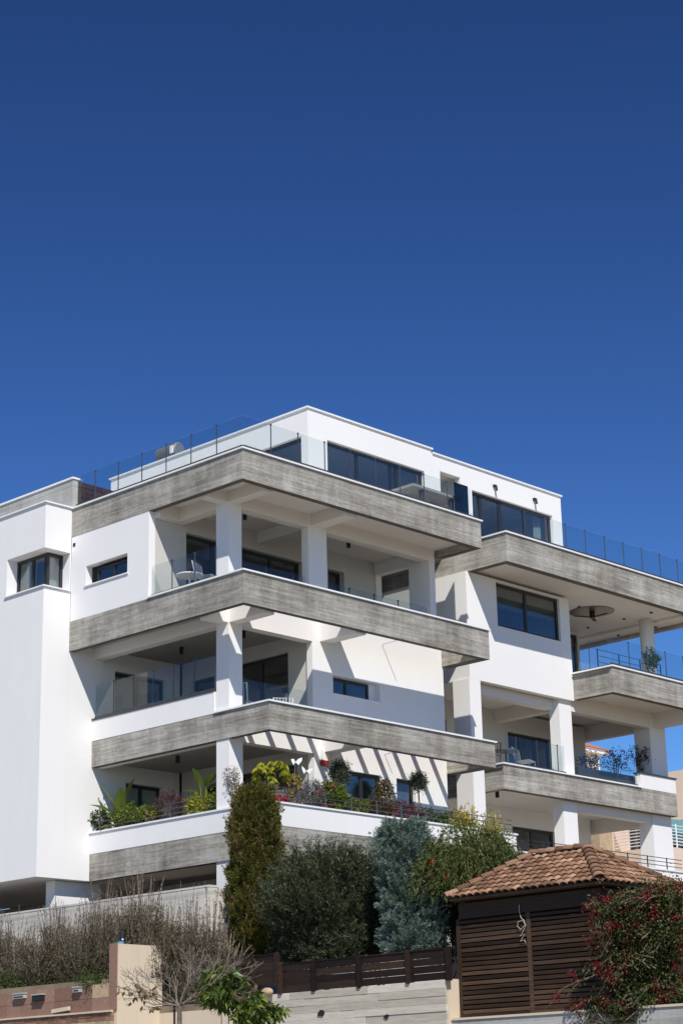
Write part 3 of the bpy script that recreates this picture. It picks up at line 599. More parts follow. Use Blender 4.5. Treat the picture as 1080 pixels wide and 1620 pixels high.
# ---- hut with tiled hip roof and louvred walls
hut = thing('garden_hut', (-0.65, -9.2, -14.76), 'dark wooden louvred garden hut with a terracotta tiled hip roof', 'hut')
EX0, EX1, EY0, EY1, EZ = -0.95, 1.85, -11.3, -7.33, -12.30; RX, RY0, RY1, RZ = 0.45, -9.98, -8.55, -11.44
HX = -0.65
box('inner_wall', 'dark_wood', hut, HX+0.10, 1.5, -11.0, -7.42, -14.755, -12.36)
posts = [-7.34, -9.24, -11.08]
for y in posts: box('post', 'dark_wood', hut, HX-0.06, HX+0.06, y-0.05, y+0.05, -14.755, -12.72)
for x in (0.45, 1.5): box('post', 'dark_wood', hut, x-0.05, x+0.05, -11.14, -11.02, -14.755, -12.72)
for a, b in zip(posts[:-1], posts[1:]):
    box('rail', 'dark_wood', hut, HX-0.05, HX+0.05, b+0.052, a-0.052, -14.754, -14.68)
    for k in range(20):
        z = -14.66+k*0.0975
        m = MB(); y0, y1 = a-0.053, b+0.053; j = rr.uniform(-0.006, 0.006)
        m.v = [(HX-0.055, y0, z+0.05+j), (HX-0.050, y0, z-0.010+j), (HX+0.045, y0, z+0.060), (HX+0.035, y0, z+0.098), (HX-0.055, y1, z+0.05-j), (HX-0.050, y1, z-0.010-j), (HX+0.045, y1, z+0.060), (HX+0.035, y1, z+0.098)]
        m.f = [(0, 1, 2, 3), (7, 6, 5, 4), (0, 4, 5, 1), (1, 5, 6, 2), (2, 6, 7, 3), (3, 7, 4, 0)]
        m.build('slat', 'dark_wood', hut)
for k in range(20):
    z = -14.66+k*0.0975; MB().bar((HX+0.05, -11.08, z), (1.45, -11.08, z), 0.03, 0.085, (0, 0.5, 1)).build('slat', 'dark_wood', hut)
fas = MB(); fas.box(HX-0.07, HX+0.09, EY0+0.2, EY1-0.05, -12.718, -12.40); fas.box(HX+0.09, 1.6, EY0+0.15, EY0+0.27, -12.718, -12.40); fas.build('fascia', 'dark_wood', hut)
# roof deck (four slopes) and eaves boards
rd = MB(); rd.v = [(EX0, EY0, EZ), (EX1, EY0, EZ), (EX1, EY1, EZ), (EX0, EY1, EZ), (RX, RY0, RZ), (RX, RY1, RZ), (EX0, EY0, EZ-0.05), (EX1, EY0, EZ-0.05), (EX1, EY1, EZ-0.05), (EX0, EY1, EZ-0.05)]
rd.f = [(0, 4, 5, 3), (0, 1, 4), (1, 2, 5, 4), (2, 3, 5), (9, 8, 7, 6), (0, 6, 7, 1), (1, 7, 8, 2), (2, 8, 9, 3), (3, 9, 6, 0)]
roof = rd.build('roof', 'dark_wood', hut)
def tile_mesh(w=0.19, l=0.30, r=0.062):
    m = MB(); n = 7
    for (yy, sc, dz) in ((0, 1.0, 0.030), (l, 0.86, 0.0)):
        for t_, off in ((0, 0.0), (1, -0.016)):
            for k in range(n+1):
                a = math.pi*k/n; m.v.append((-math.cos(a)*w/2*sc, yy, dz+max(0.0, math.sin(a))*r*sc+off))
    q = n+1
    for k in range(n):
        m.f.append((k, k+1, 2*q+k+1, 2*q+k)); m.f.append((q+k+1, q+k, 3*q+k, 3*q+k+1)); m.f.append((k+1, k, q+k, q+k+1))
    me = bpy.data.meshes.new('roof_tile'); me.from_pydata(m.v, [], m.f); me.materials.append(MATS['roof_tile']); return me
TM = tile_mesh()
def place(mesh, name, parent, origin, xa, ya, za, sx=1.0):
    o = bpy.data.objects.new(name, mesh); link(o, parent)
    M = Matrix(((xa[0]*sx, ya[0], za[0], origin[0]), (xa[1]*sx, ya[1], za[1], origin[1]), (xa[2]*sx, ya[2], za[2], origin[2]), (0, 0, 0, 1)))
    o.matrix_basis = M; return o
def tile_slope(e0, e1, r0, r1, cols, rows):
    """eave from e0 to e1 (left to right seen from outside), ridge r0..r1"""
    e0, e1, r0, r1 = map(Vector, (e0, e1, r0, r1)); xa = (e1-e0).normalized(); nrm = xa.cross((r0-e0)).normalized()
    ya = nrm.cross(xa).normalized(); L = (r0-e0).dot(ya); W_ = (e1-e0).length; a0 = (r0-e0).dot(xa); a1 = (r1-e0).dot(xa)
    ex = L/rows
    for j in range(rows):
        t = (j+0.35)/rows; lo = a0*t; hi = W_+(a1-W_)*t
        for i in range(cols):
            u = (i+0.5)*W_/cols
            if lo-0.03 < u < hi+0.03:
                jz = rr.uniform(0, 0.008); rot = rr.uniform(-0.03, 0.03)
                o_ = e0+xa*(u+rr.uniform(-0.006, 0.006))+ya*(j*ex-0.06+rr.uniform(-0.008, 0.008))+nrm*(0.014+jz)
                place(TM, 'roof_tile', roof, o_, (xa+ya*rot), (ya-xa*rot), nrm)
tile_slope((EX0, EY1, EZ), (EX0, EY0, EZ), (RX, RY1, RZ), (RX, RY0, RZ), 21, 8)
tile_slope((EX0, EY0, EZ), (EX1, EY0, EZ), (RX, RY0, RZ), (RX, RY0, RZ), 15, 8)
CM = tile_mesh(0.26, 0.34, 0.085)
def caps(a, b, n):
    a, b = Vector(a), Vector(b); ya = (b-a).normalized(); xa = ya.cross(Vector((0, 0, 1))).normalized(); za = xa.cross(ya); st = (b-a).length/n
    for k in range(n): place(CM, 'ridge_tile', roof, a+ya*(st*k-0.04)+za*(0.055+rr.uniform(0, 0.008)), xa, ya, za)
caps((EX0, EY0, EZ), (RX, RY0, RZ), 8); caps((EX0, EY1, EZ), (RX, RY1, RZ), 7); caps((RX, RY1, RZ), (RX, RY0, RZ), 6); caps((EX1, EY0, EZ), (RX, RY0, RZ), 8)
for k in range(38):
    y = rr.uniform(-11.0, -7.45); z = -14.66+rr.randrange(20)*0.0975+0.045; MB().box(HX-0.045, HX+0.0, y-0.009, y+0.009, z-0.008, z+0.009).build('yellow_speck', 'yellow', hut)  # small yellow specks scattered over the slats
# cord hanging from the fascia
cp0 = at(821, 1432, x=HX-0.09); pts = []
ctrl = [(0, 0), (0, -0.16), (0.03, -0.30), (0.10, -0.36), (0.12, -0.46), (0.02, -0.56), (-0.07, -0.48), (-0.04, -0.38), (0.07, -0.36), (0.14, -0.48), (0.04, -0.64), (-0.02, -0.70), (0.10, -0.68), (0.02, -0.78), (-0.02, -0.82), (0.09, -0.80), (0.11, -0.86)]
for (u, v) in ctrl: pts.append((cp0[0]-0.01*(len(pts) % 2), cp0[1]-u*1.1, cp0[2]+v*0.9))
tag(MB().tube(pts, 0.0065, 6).build('cord', 'cord_white', None), 'pale twisted cord hanging in loops on the dark louvred hut wall', 'cord')
# second tiled roof piece beyond the hut on the right
h2 = thing('garden_shed', (4.4, -11.0, -14.7), 'second low terracotta roof at the right edge behind the red bougainvillea', 'shed')
box('wall', 'dark_wood', h2, 3.4, 6.0, -12.4, -9.5, -14.75, -12.7)
r2d = MB(); r2d.v = [(3.1, -12.7, -12.68), (6.3, -12.7, -12.68), (6.3, -9.2, -12.68), (3.1, -9.2, -12.68), (4.7, -11.0, -11.72), (4.7, -10.9, -11.72)]; r2d.f = [(0, 4, 5, 3), (0, 1, 4), (1, 2, 5, 4), (2, 3, 5), (3, 2, 1, 0)]
roof = r2d.build('roof', 'dark_wood', h2)
tile_slope((3.1, -9.2, -12.68), (3.1, -12.7, -12.68), (4.7, -10.9, -11.72), (4.7, -11.0, -11.72), 18, 9); tile_slope((3.1, -12.7, -12.68), (6.3, -12.7, -12.68), (4.7, -11.0, -11.72), (4.7, -11.0, -11.72), 17, 9)
caps((3.1, -12.7, -12.68), (4.7, -11.0, -11.72), 9); caps((3.1, -9.2, -12.68), (4.7, -10.9, -11.72), 9)

# ---- left: granite-faced planter wall, cream end wall
gw = thing('granite_wall', (-3, 5, -18.2), 'low red granite faced planter wall in front of the dry shrubs', 'wall')
box('core', 'concrete_wall', gw, -2.985, -2.81, 1.42, 30, -18.19, -13.60)
rg = random.Random(9); y = 1.43
while y < 14:
    w = rg.uniform(0.5, 0.75)
    for (a, b) in ((-14.19, -13.90), (-13.893, -13.585)):
        m_ = 'granite' if (y > 2.0 or a < -14) else 'sandstone'
        box('granite_slab' if m_ == 'granite' else 'stone_block', m_, gw, -3.015-rg.uniform(0, 0.006), -2.986, y, y+w-0.006, a, b)
    y += w
box('ledge', 'cream', gw, -3.12, -2.986, 1.25, 30, -14.235, -14.197)
y = 1.25
while y < 14:
    w = rg.uniform(0.2, 0.26)
    for (a, b) in ((-14.33, -14.24), (-14.43, -14.337)): box('brick', 'brick', gw, -3.07-rg.uniform(0, 0.012), -2.986, y, y+w-0.012, a, b)
    y += w
y = 1.25
while y < 12:
    w = rg.uniform(0.3, 0.6); box('stone', 'sandstone', gw, -3.09-rg.uniform(0, 0.04), -2.986, y, y+w-0.02, -14.75-rg.uniform(0, 0.1), -14.437); y += w
box('footing', 'concrete_wall', gw, -3.05, -2.986, 1.25, 30, -18.19, -14.86)
cw = thing('cream_wall', (-2.4, 1.2, -18.2), 'cream rendered end wall with a red granite edge, beside the granite planter', 'wall')
zt = at(180, 1494, x=-3.0)[2]; 
box('render', 'cream', cw, -2.995, -1.62, 1.16, 1.40, -18.19, zt); box('granite_edge', 'granite', cw, -3.03, -2.996, 1.15, 1.42, -14.2, zt+0.01)
box('render', 'cream', cw, -1.70, -1.13, -1.5, 1.158, -18.19, -14.25)
tag(box('corner_bank', 'earth', None, -1.12, -0.985, -0.99, 1.20, -18.15, -13.98), kind='structure'); tag(box('corner_bed', 'earth', None, -1.7, -1.0, -1.5, 1.15, -14.249, -14.1), kind='structure')
# fittings lying on the granite wall
def fitting(px, py, w, h, mat, label, name='wall_lamp', d=0.1):
    p = at(px, py, x=-3.1); t = thing(name, (-3.1, p[1], p[2]), label, 'lamp')
    box('housing', mat, t, -3.12, -3.022, p[1]-w/2, p[1]+w/2, p[2]-h/2, p[2]+h/2); box('hood', 'lamp_grey', t, -3.14, -3.022, p[1]-w/2-0.02, p[1]+w/2+0.02, p[2]+h/2+0.002, p[2]+h/2+0.03)
    box('lens', 'black', t, -3.126, -3.121, p[1]-w/2+0.03, p[1]+w/2-0.03, p[2]-h/2+0.02, p[2])
fitting(30, 1577, 0.42, 0.10, 'lamp_grey', 'pale metal wall lamp at the far left of the granite wall'); fitting(59, 1580, 0.38, 0.14, 'black', 'black wall lamp box on the granite wall, second from the left'); fitting(121, 1567, 0.24, 0.10, 'lamp_grey', 'small pale wall lamp at the right end of the granite wall')
pl = at(95, 1597, x=-3.1); tag(MB().bar((-3.08, pl[1]+0.33, pl[2]-0.04), (-3.08, pl[1]-0.33, pl[2]+0.0), 0.05, 0.09).build('plank', 'cream', None), 'pale plank lying on the ledge of the granite wall', 'plank')
# lantern on the cream wall
lp = at(191, 1492, y=1.28); ln = thing('lantern', (lp[0], 1.28, zt), 'small black lantern with a blue foot on top of the cream wall', 'lantern')
plain('blue_paint', (0.10, 0.26, 0.38), 0.5)
MB().cyl((lp[0], 1.28), 0.085, zt, zt+0.06, 14).build('foot', 'blue_paint', ln); MB().cyl((lp[0]+0.05, 1.28), 0.075, zt+0.061, zt+0.24, 12).build('body', 'black', ln)
MB().tube([(lp[0]+0.05+0.08*math.cos(a), 1.28, zt+0.24+0.10*math.sin(a)) for a in np.linspace(0, math.pi, 9)], 0.009, 6).build('handle', 'black', ln); MB().ball((lp[0]-0.02, 1.19, zt+0.10), 0.025).build('knob', 'coping', ln)

# ================================================================== neighbouring houses
def house(name, label, loc): return thing(name, loc, label, 'house')
nh = house('neighbour_house', 'peach rendered house with white balcony rails behind the right block', (36, 13, -9))
gwall('wall', 'peach', nh, 'y', 33.4, 52, -14, -3.0, 13.6, 14.0, [(36.5, 38.5, -9.5, -7.2), (40, 42, -9.5, -7.2), (35.2, 36.2, -6.2, -4.2), (38, 39.6, -6.2, -4.2)])
gwall('wall', 'peach', nh, 'x', 14.0, 26, -14, -3.0, 33.4, 33.8, [(16, 18, -9.5, -7.2)])
box('stone_cladding', 'sandstone', nh, 32.5, 33.39, 13.2, 15.5, -14, -5.3)
box('upper_wall', 'peach_light', nh, 36.2, 52, 11.2, 13.59, -5.0, -2.9); box('balcony_slab', 'peach_light', nh, 33.9, 50, 11.0, 13.59, -7.55, -6.35)
box('balcony_slab', 'peach', nh, 33.9, 50, 11.2, 13.59, -11.0, -9.9); box('roof', 'peach_light', nh, 33.4, 52, 14.0, 26, -3.2, -3.0)
for (a, b, c, d) in ((36.5, 38.5, -9.5, -7.2), (40, 42, -9.5, -7.2), (35.2, 36.2, -6.2, -4.2), (38, 39.6, -6.2, -4.2)): window(nh, 'y', 13.75, a, b, c, d, 2, 0.09, pane='window_glass')
rl = MB()
for k in range(7): rl.tube([(34.0, 11.1, -6.2+0.13*k), (42, 11.1, -6.2+0.13*k)], 0.022, 5)
for k in range(7): rl.tube([(34.0, 11.1, -6.2+0.13*k), (34.0, 13.5, -6.2+0.13*k)], 0.022, 5)
for k in range(9): rl.tube([(34.0+k, 11.1, -6.35), (34.0+k, 11.1, -5.35)], 0.03, 5)
rl.build('balcony_rail', 'coping', nh)
plain('teal_glass', (0.16, 0.36, 0.36), 0.15)
for k in range(3): box('glass_panel', 'teal_glass', nh, 34.5+k*0.95, 35.4+k*0.95, 11.3, 11.33, -6.1, -5.1)
box('interior', 'room', nh, 33.9, 51.9, 16, 16.2, -14, -3.21)
n2 = house('tiled_house', 'far cream house with an orange tiled roof seen through the right terrace', (47, 25, -6))
hc = dep(968, 1190, 96); hx, hy, hz = hc
box('wall', 'peach_light', n2, hx-9.4, hx-0.5, hy+0.5, hy+12, -12, hz-0.16); box('eave', 'coping', n2, hx-9.8, hx-0.1, hy+0.1, hy+12.4, hz-0.158, hz+0.06)
plain('orange_roof', (0.50, 0.17, 0.07), 0.8, 0, 0.25, (4, 4, 4))
r3 = MB(); r3.v = [(hx-10, hy, hz+0.062), (hx, hy, hz+0.062), (hx, hy+12.6, hz+0.062), (hx-10, hy+12.6, hz+0.062), (hx-5, hy+5, hz+2.3), (hx-5, hy+7, hz+2.3)]; r3.f = [(0, 4, 5, 3), (0, 1, 4), (1, 2, 5, 4), (2, 3, 5), (3, 2, 1, 0)]
r3.build('roof', 'orange_roof', n2); MB().tube([(hx-0.7, hy+0.4, hz-0.16), (hx-0.7, hy+0.4, hz-6)], 0.09, 8).build('downpipe', 'coping', n2)
window(n2, 'y', hy+0.45, hx-3.2, hx-2.0, hz-2.6, hz-1.0, 2, 0.09)

# ================================================================== small fittings on the building's terraces
def spot(px, py, z, where, r=0.06, h=0.2):
    p = at(px, py, z=z); t = tag(MB().cyl((p[0], p[1]), r, z-h, z, 14).build('ceiling_spotlight', 'black', None, False), 'black cylindrical ceiling spotlight '+where, 'lamp', 'black ceiling spotlights')
spot(387, 811, -0.60, 'beside the corner column on the top terrace'); spot(551, 856, -0.60, 'right of the middle column on the top terrace'); spot(287, 1024, -3.92, 'over the left glass railing of the middle terrace')
spot(385, 998, -3.92, 'right of the corner column on the middle terrace'); spot(281, 1196, -7.12, 'above the banana plants on the planted terrace'); spot(768, 1091, -4.11, 'right of the first column of the right block'); spot(786, 1252, -7.27, 'under the lowest concrete band of the right block')
def wall_spot(px, py, where):
    p = at(px, py, y=PY); t = thing('wall_spotlight', (p[0], PY, p[2]), 'small black wall spotlight '+where, 'lamp', 'penthouse wall spotlights')
    box('bracket', 'black', t, p[0]-0.045, p[0]+0.045, PY-0.07, PY+0.011, p[2]+0.0, p[2]+0.08); MB().tube([(p[0], PY-0.09, p[2]+0.05), (p[0]+0.01, PY-0.11, p[2]-0.13)], 0.04, 10).build('lamp_head', 'black', t)
wall_spot(781, 771, 'above the left end of the upper right windows'); wall_spot(844, 792, 'above the right end of the upper right windows')
# alarm box and rods on the wall
ap = at(514, 1200, y=1.45); al = thing('alarm_box', (ap[0], 1.5, ap[2]), 'white alarm siren box with a red foot on the terrace wall', 'alarm')
box('housing', 'coping', al, ap[0]-0.11, ap[0]+0.11, 1.42, 1.525, ap[2]-0.06, ap[2]+0.22); plain('red_plastic', (0.30, 0.015, 0.012), 0.4); box('strobe', 'red_plastic', al, ap[0]-0.11, ap[0]+0.11, 1.42, 1.525, ap[2]-0.20, ap[2]-0.062)
for px, py, w_, ln_ in ((604, 1020, 'of the middle storey above the small window', 0.75), (608, 1194, 'of the planted terrace under the pergola', 0.4)):
    p = at(px, py, y=YC); tag(MB().tube([(p[0], YC-0.001, p[2]), (p[0], YC-ln_, p[2]+0.02)], 0.012, 6).build('wall_rod', 'steel', None), 'thin metal rod on the white wall '+w_, 'rod')
MB.off = (0.0, 0.0, 0.087)
# ceiling fan and downlights of the upper right terrace
fp = at(880+240/5.4, 960+100/5.4, z=-1.05); cf = thing('ceiling_fan', (fp[0], fp[1], -0.87), 'dark ceiling fan with a round grey plate on the upper right terrace ceiling', 'fan')
MB().cyl((fp[0]+0.3, fp[1]-0.1), 0.75, -0.885, -0.865, 36).build('ceiling_plate', 'grey_metal', cf); MB().cyl((fp[0]+0.3, fp[1]-0.1), 0.09, -1.10, -0.886, 14).build('motor', 'black', cf)
for k in range(3):
    a = k*2.094+0.5; MB().bar((fp[0]+0.3+0.08*math.cos(a), fp[1]-0.1+0.08*math.sin(a), -1.06), (fp[0]+0.3+0.62*math.cos(a), fp[1]-0.1+0.62*math.sin(a), -1.05), 0.12, 0.014).build('blade', 'dark_wood', cf)
for px, py, w_ in ((916, 964, 'left of the fan'), (987, 983, 'right of the fan'), (1030, 973, 'nearest the front edge'), (930, 997, 'below the fan'), (1037, 996, 'beyond the round column'), (978, 1009, 'farthest back')):
    p = at(px, py, z=-0.87); tag(MB().cyl((p[0], p[1]), 0.055, -0.90, -0.865, 12).build('downlight', 'black', None), 'tiny black recessed downlight in the upper right terrace ceiling, '+w_, 'lamp', 'recessed downlights')
MB.off = (0.0, 0.0, 0.0)
# penthouse terrace: stone table, dark divider, tap, water tank
tb = thing('stone_table', (8.4, 1.1, 0.0), 'grey stone topped table behind the roof terrace glass railing', 'table')
ta = at(640, 768, y=0.95); tx0 = ta[0]; tz = ta[2]; tx1 = at(716, 778, y=0.95)[0]
tt = box('table_top', 'stone_top', tb, tx0, tx1, 0.62, 1.5, tz-0.08, tz)
for (x, y) in ((tx0+0.45, 0.75), (tx1-0.4, 0.75), (tx0+0.45, 1.4), (tx1-0.4, 1.4)): box('leg', 'grey_metal', tb, x, x+0.12, y-0.06, y+0.06, -0.04, tz-0.081)
bn = thing('stone_bench', (8.5, 1.9, 0.0), 'low grey stone bench behind the table on the roof terrace', 'bench')
box('bench_top', 'stone_top', bn, tx0+0.5, tx1-0.05, 1.8, 2.3, 0.36, 0.46)
for x in (tx0+0.6, tx1-0.3): box('leg', 'grey_metal', bn, x, x+0.14, 1.85, 2.25, -0.04, 0.359)
dv_ = at(718, 762, y=0.4); gd = thing('glass_divider', (dv_[0]+0.5, 0.4, 0), 'smoked dark glass divider panel on the roof terrace edge', 'screen')
gx0, gx1 = at(719, 790, y=0.45)[0], at(740, 790, y=0.45)[0]; gz = at(719, 763, y=0.45)[2]
box('panel', 'smoked_glass', gd, gx0, gx1, 0.44, 0.46, 0.05, gz); box('edge_rail', 'channel', gd, gx0, gx1, 0.42, 0.48, -0.03, 0.049)
plain('grey_tank', (0.20, 0.205, 0.21), 0.45, 0.3)
tk = thing('water_tank', (6.6, 10.4, 3.2), 'grey cylindrical solar water tank on the penthouse roof', 'tank')
ca, cb = at(253, 714, x=6.6), at(284, 714, x=6.6); TZ = at(268, 716, x=6.6)[2]
MB().tube([(6.6, ca[1], TZ), (6.6, ca[1]-0.03, TZ), (6.6, cb[1]+0.03, TZ), (6.6, cb[1], TZ)], [0.19, 0.24, 0.24, 0.19], 24).build('tank_body', 'grey_tank', tk, False)
for y in (ca[1]-0.2, cb[1]+0.2): box('cradle', 'grey_metal', tk, 6.4, 6.8, y-0.04, y+0.04, 2.95, TZ-0.25)
box('bracket', 'coping', tk, 6.28, 6.32, cb[1]-0.02, cb[1]+0.12, TZ-0.2, TZ+0.05)

def wire_chair(loc, rz, label, mat='coping', s=1.0):
    t = thing('terrace_chair', loc, label, 'chair'); c_, s_ = math.cos(rz), math.sin(rz)
    T = lambda x, y, z: (loc[0]+s*(x*c_-y*s_), loc[1]+s*(x*s_+y*c_), loc[2]+s*z)
    m = MB()
    for k in range(7): m.tube([T(-0.24+0.08*k, -0.24, 0.44), T(-0.24+0.08*k, 0.22, 0.42), T(-0.26+0.087*k, 0.32, 0.88)], 0.010, 5)
    m.tube([T(-0.26, -0.24, 0.44), T(0.26, -0.24, 0.44), T(0.26, 0.22, 0.42), T(0.28, 0.32, 0.88), T(-0.28, 0.32, 0.88), T(-0.26, 0.22, 0.42), T(-0.26, -0.24, 0.44)], 0.014, 6)
    m.build('seat', mat, t)
    for x in (-0.24, 0.24):
        for y in (-0.22, 0.22): MB().tube([T(x, y, 0.43), T(x*1.1, y*1.15, 0)], 0.014, 6).build('leg', mat, t)
def small_table(loc, label, r=0.4, h=0.72, mat='coping'):
    t = thing('terrace_table', loc, label, 'table'); MB().cyl(loc, r, loc[2]+h-0.03, loc[2]+h, 24).build('table_top', mat, t); MB().cyl(loc, 0.03, loc[2]+0.02, loc[2]+h-0.031, 10).build('stem', mat, t); MB().cyl(loc, r*0.55, loc[2], loc[2]+0.019, 20).build('foot', mat, t)
small_table((0.75, 2.9, -3.34), 'small white table behind the left glass railing of the top terrace', 0.38, 0.66); wire_chair((0.75, 2.2, -3.34), 0.4, 'pale metal chair beside the small white table on the top terrace', 'steel')
wire_chair((1.75, 1.95, -6.62), 2.0, 'white wire chair right of the corner column on the middle terrace'); wire_chair((3.5, 2.1, -6.62), -0.6, 'white wire chair at the right end of the middle terrace glass')
wire_chair((14.3, 2.5, -6.698), 0.3, 'pale wire chair behind the right block railing, left of its column', 'steel'); small_table((13.5, 2.5999999999999996, -6.698), 'round grey table on the right block terrace', 0.4, 0.7, 'grey_metal'); wire_chair((12.700000000000001, 2.5, -6.698), -0.9, 'black wire chair at the left end of the right block railing', 'dark_metal')

# ================================================================== plants
def clumped(name, mat, parent, c, r, nclump, per, L, Wd, csize, shell=0.55, updir=0.3, seed_flat=1.0, sag=0.0, fn=None):
    """leaf clumps through an ellipsoid; shell: inner radius share"""
    u = rdir(nclump); rad = shell+(1-shell)*rng.random((nclump, 1))**0.6
    bump = 1+0.18*np.sin(u[:, :1]*5+u[:, 1:2]*4+c[0])+0.12*np.sin(u[:, 2:3]*9+c[1]*3)
    C = u*rad*bump*np.array(r); C = np.repeat(C, per, 0); U = np.repeat(u, per, 0)
    Pn = C+rng.normal(size=C.shape)*csize; D = U*0.8+rng.normal(size=C.shape)*0.7; D[:, 2] += updir
    n = len(Pn); Ls = L*rng.uniform(0.6, 1.3, n); Ws = Wd*rng.uniform(0.7, 1.3, n)
    return leaves(name, mat, parent, Pn+np.array(c), D, Ls, Ws, sag=sag)
def stems(name, mat, parent, base, n, spread, h, r=0.012, lean=0.0, seg=4, hv=0.3):
    m = MB()
    for k in range(n):
        a = random.uniform(0, 6.283); q = spread*math.sqrt(random.random()); hh = h*random.uniform(1-hv, 1); pts = []
        for i in range(seg+1):
            t = i/seg; pts.append((base[0]+math.cos(a)*q*t**1.2+0.02*random.uniform(-1, 1)*t, base[1]+math.sin(a)*q*t**1.2+0.02*random.uniform(-1, 1)*t, base[2]+hh*t))
        m.tube(pts, [r*(1-0.7*i/seg) for i in range(seg+1)], 4, False)
    return m.build(name, mat, parent)
def bush(name, label, cat, c, r, mat, L, Wd, ncl, per, cs, base_z=None, group=None, part='foliage', **kw):
    bz = base_z if base_z is not None else c[2]-r[2]
    t = thing(name, (c[0], c[1], bz), label, cat, group)
    stems('stem', 'bark', t, (c[0], c[1], bz), 7, max(r[0], r[1])*0.6, c[2]+r[2]*0.3-bz, 0.016)
    clumped(part, mat, t, c, r, ncl, per, L, Wd, cs, **kw); return t

def sprays(name, mat, parent, C, Dt, per, slen, sw, L, Wd):
    """elongated leafy sprays: each starts at C and runs along Dt"""
    n = len(C); t = rng.random((n*per, 1)); sl = np.repeat(slen*rng.uniform(0.6, 1.3, (n, 1)), per, 0); A = np.repeat(unit(Dt), per, 0)
    off = rng.normal(size=(n*per, 3)); off -= A*(off*A).sum(1, keepdims=True)
    Pn = np.repeat(C, per, 0)+A*sl*t+off*sw*(1.05-t)*np.sqrt(t+0.08)
    D = A+unit(off)*0.55+rng.normal(size=(n*per, 3))*0.25
    return leaves(name, mat, parent, Pn, D, L*rng.uniform(0.6, 1.35, n*per), Wd*rng.uniform(0.7, 1.3, n*per))
# ---- columnar cypress
def profile_tree(name, label, base, h, prof, mats, ntuft, per, L, Wd, out, group=None, trunk=0.09, lumps=0.12, cat='tree', up=1.0, offs=None, spray=(0.3, 0.05)):
    t = thing(name, base, label, cat, group)
    MB().tube([(base[0], base[1], -14.02), (base[0]+0.03, base[1], base[2]+h*0.5), (base[0], base[1], base[2]+h*0.85)], [trunk, trunk*0.7, trunk*0.3], 8).build('trunk', 'bark', t)
    first = True
    for mat, share_ in mats:
        n = int(ntuft*share_); hh = rng.random(n); th = rng.random(n)*2*np.pi
        R = np.interp(hh, [p[0] for p in prof], [p[1] for p in prof])
        R = R*(1+lumps*np.sin(th*3+hh*17)+lumps*0.8*np.sin(th*5-hh*31)+lumps*0.6*np.sin(hh*60+th*2))
        rr_ = R*(0.35+0.55*rng.random(n)**0.45)
        ox = np.interp(hh, [o[0] for o in offs], [o[1] for o in offs]) if offs else 0
        Cc = np.stack([base[0]+rr_*np.cos(th)+ox*rgt[0], base[1]+rr_*np.sin(th)+ox*rgt[1], base[2]+hh*h], 1)
        O = np.stack([np.cos(th), np.sin(th), np.full(n, 0.0)], 1)
        Dt = unit(O*out+np.array([0, 0, up])+rng.normal(size=(n, 3))*0.25)
        sprays('crown' if first else 'crown_tips', mat, t, Cc, Dt, per, spray[0], spray[1], L, Wd); first = False
    return t
cb_ = dep(405, 1520, 45.3); ct = dep(405, 1243, 45.3); CH = ct[2]-cb_[2]
profile_tree('cypress_tree', 'tall columnar yellow-green cypress in front of the building corner', cb_, CH, [(0, 0.40), (0.1, 0.57), (0.3, 0.64), (0.6, 0.60), (0.85, 0.54), (0.95, 0.44), (1.0, 0.24)], [('cypress', 0.93), ('cypress_brown', 0.07)], 3200, 66, 0.058, 0.018, 0.48, lumps=0.09, spray=(0.29, 0.045))
# ---- grey-green olive
ob = dep(517, 1522, 44.3); oc = dep(521, 1430, 44.3)
ol = thing('olive_tree', (ob[0], ob[1], -14.0), 'broad dark grey-green olive bush behind the wooden fence', 'tree')
stems('trunk', 'bark', ol, (ob[0], ob[1], -14.0), 6, 0.7, 2.2, 0.05)
nO = 2100; u = rdir(nO); rad = 0.35+0.6*rng.random((nO, 1))**0.5; lum = 1+0.14*np.sin(u[:, :1]*6+u[:, 2:3]*5)+0.12*np.sin(u[:, 1:2]*9-u[:, 2:3]*7)
Cc = u*rad*lum*np.array([1.48, 1.48, 1.06])+oc; Cc[:, 2] = np.maximum(Cc[:, 2], -13.6); Dt = u*np.array([0.7, 0.7, 0.3])+np.array([0, 0, 0.85])+rng.normal(size=u.shape)*0.3
sprays('crown', 'olive', ol, Cc, Dt, 42, 0.38, 0.055, 0.075, 0.018)
Cc = rdir(1000)*rng.random((1000, 1))**0.4*np.array([1.5, 1.5, 0.62])+np.array([oc[0], oc[1], oc[2]-0.85]); Cc[:, 2] = np.maximum(Cc[:, 2], -13.6); Cc[:, 0] = np.maximum(Cc[:, 0], -0.62); sprays('lower_crown', 'olive', ol, Cc, rng.normal(size=Cc.shape)*0.6+np.array([0, 0, 0.6]), 42, 0.34, 0.06, 0.075, 0.018)
for (ex, ez, rx_, rz_, n_) in ((-0.75, -0.75, 0.85, 0.75, 520), (0.8, -0.5, 0.8, 0.8, 520), (0.0, -1.15, 1.35, 0.42, 620), (0.45, 0.35, 0.7, 0.6, 260)):      # looser lobes that break the round outline
    cc_ = np.array(oc)+rgt*ex+np.array([0, 0, ez])-np.array([fwd[0], fwd[1], 0])*0.25; Cc = rdir(n_)*rng.random((n_, 1))**0.4*np.array([rx_, rx_, rz_])+cc_; Cc[:, 2] = np.maximum(Cc[:, 2], -13.6); Cc[:, 0] = np.maximum(Cc[:, 0], -0.62)
    sprays('crown_lobe', 'olive', ol, Cc, rng.normal(size=Cc.shape)*0.55+np.array([0, 0, 0.75]), 40, 0.40, 0.055, 0.075, 0.018)
m = []; 
